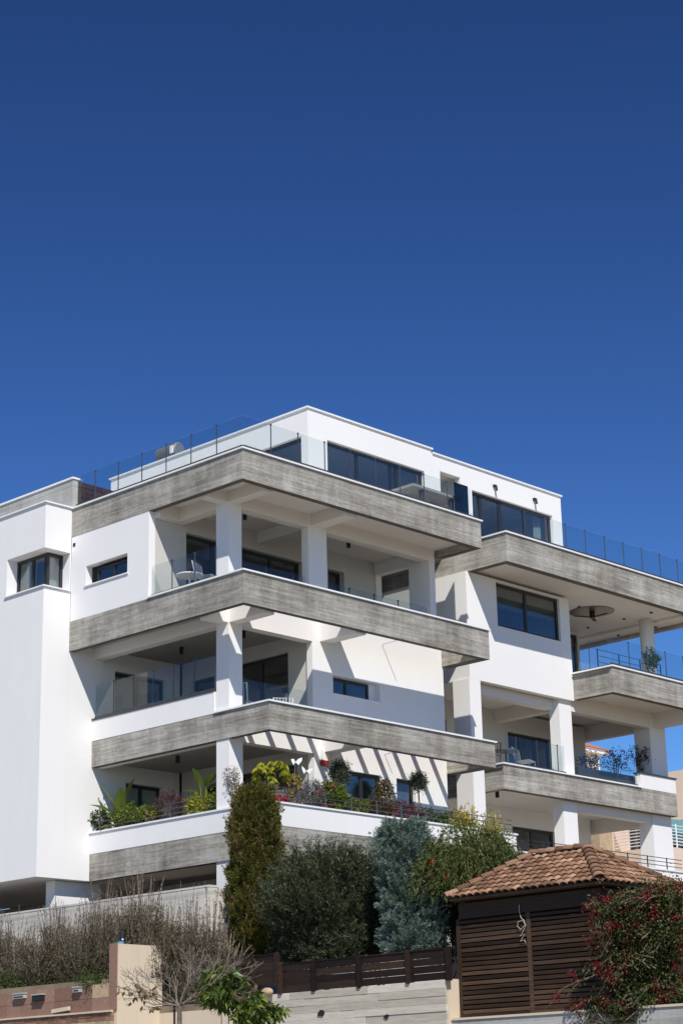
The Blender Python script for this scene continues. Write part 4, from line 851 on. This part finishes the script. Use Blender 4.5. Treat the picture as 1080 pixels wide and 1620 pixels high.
for k in range(260):                                        # upright shoots round the top of the crown
    a = random.uniform(0, 6.283); q = random.uniform(0.1, 1.15); x0, y0 = oc[0]+q*math.cos(a), oc[1]+q*math.sin(a); z0 = oc[2]+math.sqrt(max(0, 1.3**2-q*q))*0.78-0.15
    hgt = random.uniform(0.25, 0.75); n = 34; tt_ = rng.random(n)
    m.append((np.stack([x0+0.12*math.cos(a)*tt_+rng.normal(size=n)*0.015, y0+0.12*math.sin(a)*tt_+rng.normal(size=n)*0.015, z0+hgt*tt_], 1)))
Pn = np.concatenate(m); D = rng.normal(size=Pn.shape)*0.6; D[:, 2] += 0.8
leaves('shoots', 'olive', ol, Pn, D, rng.uniform(0.05, 0.10, len(Pn)), 0.019)
# ---- blue cypress
bb = dep(648, 1515, 41.8); bt = dep(640, 1298, 41.8)
profile_tree('blue_cypress', 'blue-green feathery conifer between the olive bush and the bottlebrush', bb, bt[2]-bb[2], [(0, 0.55), (0.12, 0.60), (0.35, 0.50), (0.55, 0.48), (0.75, 0.56), (0.92, 0.46), (1.0, 0.26)], [('blue_cypress', 1.0)], 2300, 66, 0.058, 0.015, 0.9, lumps=0.15, up=0.6, offs=[(0, 0.10), (0.4, 0.02), (0.7, -0.06), (1, -0.1)], spray=(0.27, 0.05))
for (px, py, D_, rx, rz, lab) in ((598, 1455, 45.6, 0.9, 1.0, 'dark shrub in the gap between the olive bush and the blue conifer'), (705, 1455, 44.2, 1.0, 1.1, 'dark shrub behind the hut under the bottlebrush'), (470, 1470, 46.0, 0.8, 0.8, 'dark shrub in the gap between the cypress and the olive bush')):
    c_ = dep(px, py, D_); t = thing('dark_shrub', (c_[0], c_[1], -14.0), lab, 'shrub', 'dark shrubs behind the garden trees'); stems('stem', 'bark', t, (c_[0], c_[1], -14.0), 7, 0.5, 1.2, 0.03)
    Cc = rdir(420)*rng.random((420, 1))**0.35*np.array([rx, rx, rz])+c_; Cc[:, 2] = np.maximum(Cc[:, 2], -13.95); sprays('crown', 'shade_green', t, Cc, rng.normal(size=Cc.shape)*0.6+np.array([0, 0, 0.5]), 46, 0.36, 0.08, 0.08, 0.03)
# ---- bottlebrush with drooping branches
kb = dep(728, 1500, 42.4); kc = dep(738, 1385, 42.4)
kt = thing('bottlebrush_tree', (kb[0], kb[1], -14.0), 'drooping yellow-green bottlebrush tree beside the tiled hut roof', 'tree')
MB().tube([(kb[0], kb[1], -14.0), (kb[0]+0.05, kb[1]+0.1, -13.0), (kc[0], kc[1], kc[2])], [0.09, 0.08, 0.05], 8).build('trunk', 'bark', kt)
Pl, Dl, br, rp, rdv = [], [], MB(), [], []
for k in range(860):
    u = rdir(1)[0]; u[2] = abs(u[2])*0.9+0.05; q = random.uniform(0.55, 1.0)
    tip = np.array(kc)+u*np.array([1.3, 1.3, 1.12])*q; st = np.array(kc)+u*0.25+np.array([0, 0, -0.15])
    L_ = random.uniform(0.5, 1.25); O = np.array([u[0], u[1], 0]); O = O/max(0.2, np.linalg.norm(O)); pts = []
    for i in range(8):
        t = i/7; pts.append(tip+O*L_*0.45*t+np.array([0, 0, L_*(0.12*t-0.85*t*t)]))
    if k % 6 == 0: br.tube([tuple(st), tuple((st+tip)/2+[0, 0, 0.1]), tuple(tip)], [0.018, 0.012, 0.006], 4, False)
    n = 46; tt_ = rng.random(n)*7; i0 = np.minimum(tt_.astype(int), 6); f_ = (tt_-i0)[:, None]; A = np.array(pts)
    Pn = A[i0]*(1-f_)+A[i0+1]*f_; Dn = A[i0+1]-A[i0]; Dn = unit(Dn)+rng.normal(size=(n, 3))*0.5
    Pl.append(Pn); Dl.append(Dn)
    if k % 40 == 0:
        j = pts[6]; rp.append(j+rng.normal(size=(60, 3))*0.035); rdv.append(rng.normal(size=(60, 3)))
br.build('branches', 'bark', kt); Pl = np.concatenate(Pl); Dl = np.concatenate(Dl)
leaves('crown', 'bottlebrush', kt, Pl, Dl, rng.uniform(0.07, 0.14, len(Pl)), 0.017)
leaves('flowers', 'red', kt, np.concatenate(rp), np.concatenate(rdv), 0.06, 0.012)
# yellow-leaved sprays standing out of the crown
for (px, py, D_, lab) in ((735, 1295, 43.5, 'thin upright shrub with yellow leaves left of the lower right column'), (775, 1310, 43.3, 'thin upright shrub with yellow leaves in front of the right block')):
    c_ = dep(px, py, D_); t = thing('yellow_shrub', (c_[0], c_[1], -14.0), lab, 'shrub'); stems('stem', 'bark', t, (c_[0], c_[1], -14.0), 6, 0.35, c_[2]+0.35+14.0, 0.02)
    clumped('foliage', 'yellow', t, c_, (0.28, 0.28, 0.3), 46, 8, 0.07, 0.035, 0.06, shell=0.2); clumped('green_leaves', 'fresh', t, (c_[0], c_[1], c_[2]-0.35), (0.5, 0.5, 0.4), 120, 10, 0.07, 0.03, 0.08, shell=0.2)

# ---- dry shrubs on the bank
def dry_shrub(px, x, h, w, k, lab):
    p = at(px, 1555, x=x); z0 = -13.46 if p[1] > 1.3 else -14.1; base = (p[0], p[1], z0); R_ = random.Random(k)
    t = thing('dry_shrub', base, lab, 'shrub', 'dry shrubs along the podium wall')
    V, SD, SP = MB(), [], []
    for i in range(150):
        a = R_.uniform(0, 6.283); q = w*math.sqrt(R_.random()); hh = h*(0.45+0.85*R_.random()**1.9)*(1-0.25*(q/w)**2); pts = []
        ka, kb2 = R_.uniform(-0.2, 0.2), R_.uniform(-0.2, 0.2)
        for j in range(6):
            s = j/5; pts.append(Vector((base[0]+math.cos(a)*q*(0.25+0.75*s)+ka*s*s, base[1]+math.sin(a)*q*(0.25+0.75*s)+kb2*s*s, base[2]+hh*s)))
        V.tube(pts, [0.012, 0.011, 0.0095, 0.008, 0.006, 0.004], 3, False)
        for j in range(14):
            s = R_.uniform(0.25, 1.0); b0 = pts[int(s*4.99)].lerp(pts[min(5, int(s*4.99)+1)], (s*4.99) % 1); aa = R_.uniform(0, 6.283); l = R_.uniform(0.08, 0.26)*(1.15-s)
            e0 = b0+Vector((math.cos(aa)*l*0.5, math.sin(aa)*l*0.5, l)); V.tube([b0, e0], [0.006, 0.004], 3, False)
            for g in range(3):
                SP.append(b0.lerp(e0, R_.uniform(0.3, 1.1))); SD.append((R_.gauss(0, 0.6), R_.gauss(0, 0.6), R_.gauss(0.5, 0.5)))
    V.build('stems', 'dry_stem', t)
    leaves('seed_heads', 'dry_seed', t, np.array(SP), np.array(SD), rng.uniform(0.02, 0.05, len(SP)), 0.016)
    n = 6200; aa = rng.random(n)*6.283; q = w*1.05*np.sqrt(rng.random(n)); hz = h*0.75*rng.random(n)**1.5
    Pn = np.stack([base[0]+np.cos(aa)*q, base[1]+np.sin(aa)*q, base[2]+hz], 1); Dn = rng.normal(size=(n, 3))*0.6; Dn[:, 2] += 0.6
    leaves('foliage', 'shrub_green', t, Pn, Dn, rng.uniform(0.04, 0.09, n), 0.016)
spots = [(-15, -2.2, 2.0, 0.5), (22, -2.0, 1.75, 0.55), (58, -2.35, 1.35, 0.42), (92, -1.9, 1.95, 0.5), (126, -2.2, 1.6, 0.5), (158, -1.75, 2.25, 0.5), (196, -2.0, 2.0, 0.48), (226, -1.85, 2.3, 0.5), (256, -1.5, 1.8, 0.45), (300, -1.36, 2.45, 0.42), (334, -1.34, 2.2, 0.4), (354, -1.2, 1.6, 0.3)]
ords = ['leftmost, cut by the photo edge', 'second from the left', 'third from the left', 'fourth from the left', 'fifth from the left', 'sixth from the left', 'just behind the lantern', 'right of the lantern', 'behind the right end of the cream wall', 'right of the cream wall', 'left of the podium corner', 'next to the tall cypress']
for k, (s, o) in enumerate(zip(spots, ords)): dry_shrub(*s, k+5, 'dry brown twiggy shrub by the podium, '+o)
gp = at(155, 1565, x=-2.7); bush('trailing_plant', 'small bright green plant hanging over the granite wall by the cream wall', 'plant', (-2.85, gp[1], -13.5), (0.25, 0.42, 0.22), 'mid_green', 0.07, 0.035, 60, 12, 0.05, base_z=-13.6)
gp = at(8, 1563, x=-2.6); bush('ground_shrub', 'low dark green shrub at the left edge above the granite wall', 'shrub', (-2.5, gp[1], -13.4), (0.3, 0.9, 0.28), 'mid_green', 0.07, 0.03, 120, 12, 0.06, base_z=-13.5)

# ---- bare fig tree
fb = dep(284, 1640, 38.0); ft = thing('fig_tree', (fb[0], fb[1], -18.2), 'almost bare fig tree with pale spreading branches in front of the cream wall', 'tree')
ftr = MB(); tips = []; R_ = random.Random(21)
def grow(p, d, l, r, depth):
    pts = [p]; q = p.copy(); dd = d.copy()
    for i in range(4):
        dd = (dd+Vector((R_.gauss(0, 0.10), R_.gauss(0, 0.10), R_.gauss(0.02, 0.08)))).normalized(); q = q+dd*l/4; pts.append(q.copy())
        if depth > 0 and i >= 1 and R_.random() < (0.97 if depth > 1 else 0.85):
            s = Vector((R_.gauss(0, 1), R_.gauss(0, 1), R_.gauss(0.25, 0.6))).normalized(); grow(q.copy(), (dd*0.75+s*0.62).normalized(), l*R_.uniform(0.45, 0.72), r*(0.66-0.05*i), depth-1)
    ftr.tube(pts, [max(0.0038, r*k_) for k_ in (1, 0.88, 0.76, 0.66, 0.5)], 6 if r > 0.015 else 4); tips.append(q)
    if depth > 0: grow(q, dd, l*0.62, r*0.5, depth-1)
top = Vector(dep(284, 1592, 38.0)); ftr.tube([(fb[0], fb[1], -18.2), tuple((Vector(fb)+top)/2), tuple(top)], [0.06, 0.05, 0.042], 8)
camr = Vector(rgt); up_ = Vector((0, 0, 1)); dpt = Vector((fwd[0], fwd[1], 0))
for (a, b, c_, l, r) in ((-1.0, 0.30, -0.1, 0.85, 0.02), (-0.9, 0.62, 0.3, 0.78, 0.020), (-0.7, 0.9, 0.1, 0.6, 0.018), (1.0, 0.26, 0.0, 0.95, 0.022), (0.95, 0.5, -0.3, 0.95, 0.022), (0.85, 0.72, 0.2, 0.95, 0.021), (0.35, 1.0, 0.3, 0.6, 0.018), (-0.5, 0.5, 0.8, 0.6, 0.022), (0.9, 0.42, 0.5, 0.85, 0.02), (-0.8, 0.12, -0.6, 0.6, 0.022), (0.2, 0.8, -0.7, 0.7, 0.022)):
    grow(top.copy(), (camr*a+up_*b*0.85+dpt*c_).normalized(), l*0.9, r*0.85, 3)
ftr.build('trunk', 'pale_bark', ft)
lt = [t_ for t_ in tips if t_.z < top.z+0.45]; R_.shuffle(lt); n = 90
LP = np.array([list(t_) for t_ in lt[:n]])+rng.normal(size=(min(n, len(lt)), 3))*0.03; LD = rng.normal(size=LP.shape)*0.5; LD[:, 2] -= 0.8
leaves('dry_leaves', 'brown_leaf', ft, LP, LD, rng.uniform(0.09, 0.15, len(LP)), 0.075); 
MB().tube([(fb[0]-0.12, fb[1]-0.02, -18.2), (fb[0]-0.16, fb[1]-0.02, top.z+0.18)], 0.022, 8).build('stake', 'dark_wood', ft)
# ---- loquat shoots: big leaves
def loquat(px, py, D_, rx, rz, n, lab, mat='loquat', L=0.21, Wd=0.075):
    c_ = dep(px, py, D_); t = thing('loquat_bush', (c_[0], c_[1], -18.2), lab, 'shrub'); stems('stem', 'bark', t, (c_[0], c_[1], -18.2), 6, rx*0.8, c_[2]+18.2, 0.03)
    cl = n//8; C = rdir(cl)*rng.random((cl, 1))**0.4*np.array([rx, rx, rz])+c_; Pn = np.repeat(C, 8, 0); Dn = rng.normal(size=Pn.shape)*0.8; Dn[:, 2] -= 0.15
    leaves('leaves', mat, t, Pn, Dn, L*rng.uniform(0.7, 1.2, len(Pn)), Wd, sag=0.25)
loquat(350, 1562, 38.3, 0.55, 0.42, 900, 'loquat bush with dark and yellowing drooping leaves behind the fig'); loquat(398, 1600, 38.0, 0.42, 0.34, 600, 'dark green loquat bush at the left end of the concrete wall'); loquat(437, 1603, 38.2, 0.17, 0.14, 90, 'small loquat shoot in front of the concrete wall')
bs = at(425, 1578, x=-1.2); bo = MB().ball((-1.25, bs[1], -13.93), (0.10, 0.18, 0.10), 10, 7).build('boulder', 'sandstone', None, True); tag(bo, 'small sandy boulder at the left end of the concrete wall', 'rock')

# ---- bougainvillea over the hut's right corner
bp_ = dep(1015, 1500, 36.9); bg_ = thing('bougainvillea', (bp_[0], bp_[1], -18.2), 'sprawling bougainvillea with dark red bracts over the right corner of the hut', 'shrub')
GP, RP, tw = [], [], MB()
def bough(x0, y0, x1, y1, D0, D1, sagv, n, dens, w=0.16):
    for k in range(n):
        a = Vector(dep(x0+random.uniform(-18, 18), y0+random.uniform(-15, 15), D0+random.uniform(-0.3, 0.3))); b = Vector(dep(x1+random.uniform(-22, 22), y1+random.uniform(-22, 22), D1+random.uniform(-0.35, 0.35)))
        pts = [a.lerp(b, i/9)+Vector((0, 0, sagv*4*(i/9)*(1-i/9)))+Vector((random.gauss(0, 0.03), random.gauss(0, 0.03), random.gauss(0, 0.03))) for i in range(10)]
        tw.tube(pts, [0.012*(1-0.08*i) for i in range(10)], 4, False); A = np.array([list(p) for p in pts])
        nn_ = dens; tt_ = rng.random(nn_)*9; i0 = np.minimum(tt_.astype(int), 8); f_ = (tt_-i0)[:, None]
        GP.append(A[i0]*(1-f_)+A[i0+1]*f_+rng.normal(size=(nn_, 3))*w*rng.random((nn_, 1)))
        for g in range(random.choice((0, 1, 1, 1, 2))):
            cc = pts[random.randint(4, 9)]; RP.append(np.array(cc)+rng.normal(size=(34, 3))*0.06)
bough(1010, 1610, 985, 1440, 37.2, 37.0, 0.2, 44, 260); bough(1040, 1610, 1060, 1430, 37.0, 36.9, 0.15, 44, 260); bough(1000, 1480, 945, 1440, 37.0, 37.1, 0.15, 16, 110); bough(1020, 1520, 960, 1560, 36.9, 36.9, 0.25, 20, 120); bough(1030, 1500, 1085, 1480, 36.9, 36.8, 0.2, 26, 150); bough(1000, 1600, 1090, 1580, 36.8, 36.7, 0.2, 36, 190); bough(1030, 1625, 960, 1600, 36.8, 36.9, 0.12, 20, 150); bough(990, 1445, 1050, 1440, 36.9, 36.9, 0.1, 14, 110); bough(990, 1430, 940, 1500, 37.0, 36.9, 0.1, 10, 90, 0.1); bough(1000, 1425, 1080, 1420, 37.0, 37.0, 0.12, 16, 130)
bough(960, 1540, 880, 1580, 37.0, 37.1, 0.22, 3, 40, 0.05); bough(955, 1600, 920, 1610, 36.9, 37.0, 0.2, 8, 70, 0.09); bough(950, 1440, 912, 1445, 37.0, 37.2, 0.1, 2, 30, 0.04)
tw.build('branches', 'bark', bg_); GP = np.concatenate(GP); leaves('crown', 'boug_green', bg_, GP, rng.normal(size=GP.shape), rng.uniform(0.035, 0.075, len(GP)), 0.038)
RP = np.concatenate(RP); leaves('bracts', 'magenta', bg_, RP, rng.normal(size=RP.shape), rng.uniform(0.035, 0.06, len(RP)), 0.045)

# ================================================================== planted terrace
def bed(px, py, ax, v):   # point in the planter trough under a pixel
    return at(px, py, **{ax: v})
SZ = -9.22
def terrace_bush(px, py, ax, v, r, mat, ncl, per, L, Wd, lab, name='terrace_shrub', flower=None, cs=0.05, cat='plant', **kw):
    c_ = bed(px, py, ax, v); t = bush(name, lab, cat, c_, r, mat, L, Wd, ncl, per, cs, base_z=SZ, **kw)
    if flower:
        fm, nf, fs = flower; u = rdir(nf); u[:, 0] = -abs(u[:, 0]); u[:, 1] = -abs(u[:, 1]); nf = max(nf, 6); u = np.resize(u, (nf, 3)); C = u*np.array(r)*1.02+c_; Pn = np.repeat(C, 9, 0)+rng.normal(size=(nf*9, 3))*fs*0.4
        leaves('flowers', fm, t, Pn, rng.normal(size=Pn.shape), fs, fs*0.9)['kind'] = 'stuff'
    return t
def big_leaf_mesh(L, Wd, droop, n=8):
    m = MB()
    for i in range(n+1):
        t = i/n; w = Wd*0.5*math.sin(math.pi*min(1, 0.06+t*0.94))**0.7*(1 if t < 0.98 else 0.2); x = L*t; z = -droop*L*t*t
        m.v += [(x, -w, z+0.35*w), (x, 0, z), (x, w, z+0.35*w)]
        if i: b = 3*i; m.f += [(b-3, b, b+1, b-2), (b-2, b+1, b+2, b-1)]
    me = bpy.data.meshes.new('leaf'); me.from_pydata(m.v, [], m.f); me.materials.append(MATS['broad']); return me
def banana(px, py, x, lab, leafs, h):
    c_ = bed(px, py, 'x', x); t = thing('banana_plant', (c_[0], c_[1], SZ), lab, 'plant')
    for (az, el, L, Wd, dr, st) in leafs:
        d = Vector((math.cos(az)*math.cos(el), math.sin(az)*math.cos(el), math.sin(el))); b0 = Vector((c_[0], c_[1], SZ)); b1 = Vector((c_[0], c_[1], SZ+h*st))+Vector((math.cos(az), math.sin(az), 0))*0.10
        MB().tube([b0, (b0+b1)/2, b1, b1+d*L*0.3], [0.022, 0.018, 0.014, 0.006], 6).build('leaf_stalk', 'lime', t)
        sd_ = d.cross(Vector((0, 0, 1))).normalized(); nz = sd_.cross(d).normalized(); place(big_leaf_mesh(L, Wd, dr), 'leaf', t, b1, d, -sd_, nz)
AZ = YAW+math.pi  # towards the camera
banana(188, 1300, 1.3, 'banana-like plant with big upright leaves at the left of the planted terrace', [(AZ+1.4, 1.25, 0.95, 0.34, 0.05, 0.75), (AZ+1.0, 1.0, 0.55, 0.24, 0.2, 0.55), (AZ-1.3, 0.75, 0.75, 0.28, 0.35, 0.55), (AZ-1.6, 1.1, 0.85, 0.28, 0.1, 0.8), (AZ+1.9, 0.5, 0.5, 0.2, 0.5, 0.35), (AZ+0.2, 1.2, 0.75, 0.30, 0.15, 0.65), (AZ-1.0, 0.2, 0.45, 0.2, 0.4, 0.25)], 0.9)
banana(322, 1285, 1.35, 'banana-like plant with pale leaves left of the corner column', [(AZ+1.5, 0.35, 0.62, 0.30, 0.25, 1.0), (AZ+0.8, 0.75, 0.55, 0.30, 0.25, 1.05), (AZ-1.4, 0.6, 0.40, 0.2, 0.4, 0.8), (AZ-0.9, 1.2, 0.58, 0.30, 0.1, 1.0), (AZ+1.8, -0.1, 0.35, 0.16, 0.5, 0.6)], 0.85)
terrace_bush(158, 1297, 'x', 1.15, (0.25, 0.35, 0.28), 'mid_green', 70, 14, 0.07, 0.04, 'leafy green bush at the far left end of the planted terrace')
terrace_bush(200, 1292, 'x', 1.15, (0.25, 0.6, 0.24), 'fresh', 110, 14, 0.07, 0.038, 'bright green leafy bush below the left banana plant'); terrace_bush(235, 1290, 'x', 1.15, (0.25, 0.5, 0.22), 'fresh', 90, 14, 0.07, 0.035, 'green and yellow bush between the banana plant and the purple grass', flower=('yellow', 14, 0.035))
terrace_bush(267, 1276, 'x', 1.2, (0.25, 0.5, 0.33), 'purple', 120, 14, 0.11, 0.014, 'dark purple fountain grass in the middle of the left parapet', 'fountain_grass', updir=0.8)
terrace_bush(320, 1275, 'x', 1.2, (0.25, 0.5, 0.24), 'lime', 70, 12, 0.09, 0.045, 'yellow-green bush under the right banana plant'); terrace_bush(345, 1270, 'x', 1.15, (0.2, 0.25, 0.2), 'fresh', 50, 12, 0.08, 0.04, 'small green bush in front of the corner column')
terrace_bush(152, 1265, 'x', 1.25, (0.16, 0.18, 0.42), 'mid_green', 50, 10, 0.08, 0.045, 'climbing green plant at the left end wall of the planted terrace', shell=0.3)
ts = bed(368, 1290, 'x', 0.98); tst = thing('flower_stalk', (ts[0], ts[1], SZ), 'tall thin dry flower stalk beside the corner column', 'plant'); stems('stem', 'bark', tst, (ts[0], ts[1], SZ), 5, 0.22, 1.25, 0.012)
clumped('seed_heads', 'dry_seed', tst, (ts[0], ts[1], SZ+0.85), (0.2, 0.2, 0.42), 60, 8, 0.06, 0.025, 0.04, shell=0.1)['kind'] = 'stuff'
YP = 0.42
sc_ = bed(430, 1222, 'y', YP); sch = thing('umbrella_plant', (sc_[0], YP, SZ), 'yellow-green umbrella plant with drooping leaflets behind the cypress top', 'plant'); stems('stem', 'bark', sch, (sc_[0], YP, SZ), 5, 0.2, sc_[2]-SZ, 0.018)
hubs = rdir(44)*np.array([0.42, 0.42, 0.34])+sc_; Pn = np.repeat(hubs, 8, 0); a_ = np.tile(np.arange(8)*math.pi/4, 44)+np.repeat(rng.random(44)*6, 8); Dn = np.stack([np.cos(a_)*0.6, np.sin(a_)*0.6, np.full(len(a_), -0.75)], 1)
leaves('leaves', 'lime', sch, Pn, Dn, rng.uniform(0.15, 0.22, len(Pn)), 0.065)
db = bed(462, 1240, 'y', YP); dt = thing('dead_shrub', (db[0], YP, SZ), 'leafless dark shrub with a twisted stem right of the umbrella plant', 'shrub'); stems('stem', 'bark', dt, (db[0], YP, SZ), 7, 0.55, 1.05, 0.02)
clumped('twigs', 'dark_plum', dt, (db[0], YP, SZ+0.45), (0.35, 0.3, 0.4), 60, 10, 0.07, 0.012, 0.05, shell=0.1)['kind'] = 'stuff'
def ornament(px, py, lab, tilt):
    p = at(px, py, y=0.3); t = thing('butterfly_ornament', p, lab, 'ornament', 'butterfly ornaments'); MB().tube([tuple(p+np.array([0, 0, 0.02])), (p[0], p[1]+0.1, SZ)], 0.006, 5).build('rod', 'steel', t)
    for s in (-1, 1):
        m = MB(); r_ = rgt*s*0.55; m.v = [tuple(p), tuple(p+r_*0.10+np.array([0, -0.03, 0.07+0.03*tilt])), tuple(p+r_*0.26+np.array([0, -0.05, 0.09+0.06*tilt*s])), tuple(p+r_*0.24+np.array([0, -0.05, 0.02])), tuple(p+r_*0.12+np.array([0, -0.02, -0.08]))]; m.v += [(v[0]+0.008, v[1]+0.008, v[2]) for v in m.v]
        m.f = [(0, 1, 2, 3, 4), (9, 8, 7, 6, 5)]+[(k, (k+1) % 5, (k+1) % 5+5, k+5) for k in range(5)]; m.build('wing', 'coping', t)
ornament(467, 1206, 'white butterfly ornament with spread wings over the umbrella plant', 0.3); ornament(484, 1220, 'white butterfly ornament by the corner of the terrace wall', -0.6)
terrace_bush(492, 1262, 'y', YP, (0.5, 0.22, 0.34), 'lavender', 150, 14, 0.10, 0.014, 'grey-green lavender with pale violet flowers on the planted terrace', 'lavender', updir=0.9); terrace_bush(470, 1250, 'y', 0.5, (0.4, 0.2, 0.4), 'redleaf', 50, 10, 0.06, 0.03, 'thin bush with orange and yellow leaves beside the lavender', flower=('yellow', 30, 0.05), shell=0.2)
rc = bed(455, 1266, 'y', 0.3); rt = bush('geranium', 'bright red flowering geranium peeping over the parapet corner', 'plant', (rc[0]-0.3, 0.3, rc[2]-0.02), (0.3, 0.15, 0.10), 'red', 0.06, 0.05, 30, 9, 0.03, base_z=SZ)
terrace_bush(522, 1262, 'y', YP, (0.62, 0.28, 0.34), 'fresh', 200, 16, 0.08, 0.05, 'bright green geranium bush with pink flowers on the planted terrace', 'geranium', flower=('pink', 12, 0.06))
terrace_bush(560, 1278, 'y', YP, (0.5, 0.25, 0.2), 'fresh', 90, 14, 0.07, 0.04, 'low green bush between the two topiary trees', flower=('yellow', 8, 0.04)); terrace_bush(600, 1280, 'y', YP, (0.6, 0.25, 0.24), 'redleaf', 150, 14, 0.06, 0.035, 'low mixed red and green bush below the red-leaved shrub'); terrace_bush(640, 1287, 'y', YP, (0.7, 0.25, 0.24), 'purple', 150, 14, 0.06, 0.035, 'low purple-red bush near the right end of the parapet', flower=('pink', 8, 0.05)); terrace_bush(682, 1296, 'y', YP, (0.6, 0.25, 0.22), 'mid_green', 120, 14, 0.06, 0.035, 'low green bush at the right end of the planted parapet', flower=('pink', 4, 0.05)); terrace_bush(720, 1300, 'y', YP, (0.6, 0.25, 0.24), 'fresh', 120, 14, 0.06, 0.035, 'bright green bush on the parapet left of the right block column')
def topiary(px, py, r, lab):
    c_ = bed(px, py, 'y', 0.62); t = thing('topiary_tree', (c_[0], 0.62, SZ), lab, 'tree', 'small olive topiary trees'); MB().tube([(c_[0], 0.62, SZ), (c_[0]+0.03, 0.63, (c_[2]+SZ)/2), (c_[0], 0.62, c_[2])], [0.028, 0.024, 0.018], 7).build('trunk', 'bark', t)
    clumped('crown', 'olive', t, c_, (r, r, r*1.05), 240, 14, 0.06, 0.018, 0.045, shell=0.3, updir=0.4)
topiary(537, 1224, 0.29, 'round olive topiary beside the alarm box'); topiary(661, 1238, 0.24, 'small olive topiary right of the narrow window')
terrace_bush(606, 1250, 'y', 0.6, (0.32, 0.25, 0.24), 'redleaf', 70, 12, 0.07, 0.04, 'red-leaved shrub between the two dark terrace windows', shell=0.3)
# plants on the right block
p = at(1030, 1047, y=1.2); pt_ = thing('potted_plant', (p[0], 1.2, -3.36), 'dark potted plant behind the glass by the round column', 'plant'); MB().tube([(p[0], 1.2, -3.36), (p[0], 1.2, -2.95)], [0.16, 0.22], 14).build('pot', 'grey_metal', pt_); clumped('foliage', 'mid_green', pt_, (p[0], 1.2, p[2]+0.08), (0.24, 0.24, 0.30), 60, 9, 0.12, 0.05, 0.06, shell=0.2)
for (px, py, rx, rz, lab) in ((935, 1208, 0.5, 0.42, 'dark plum shrub left in the lower right planter'), (975, 1205, 0.6, 0.36, 'dark plum shrub in the middle of the lower right planter'), (1012, 1200, 0.55, 0.46, 'dark plum shrub right in the lower right planter')):
    c_ = at(px, py, y=2.25); t = bush('plum_shrub', lab, 'shrub', c_, (rx, 0.35, rz), 'dark_plum', 0.06, 0.035, 90, 9, 0.05, base_z=-6.5, group='dark shrubs of the right block', shell=0.2, updir=0.5)
tag(box('planter_box', 'grey_metal', None, 16.3, 19.9, 1.96, 2.55, -6.698, -6.26), 'long dark planter under the plum shrubs on the right block', 'planter')
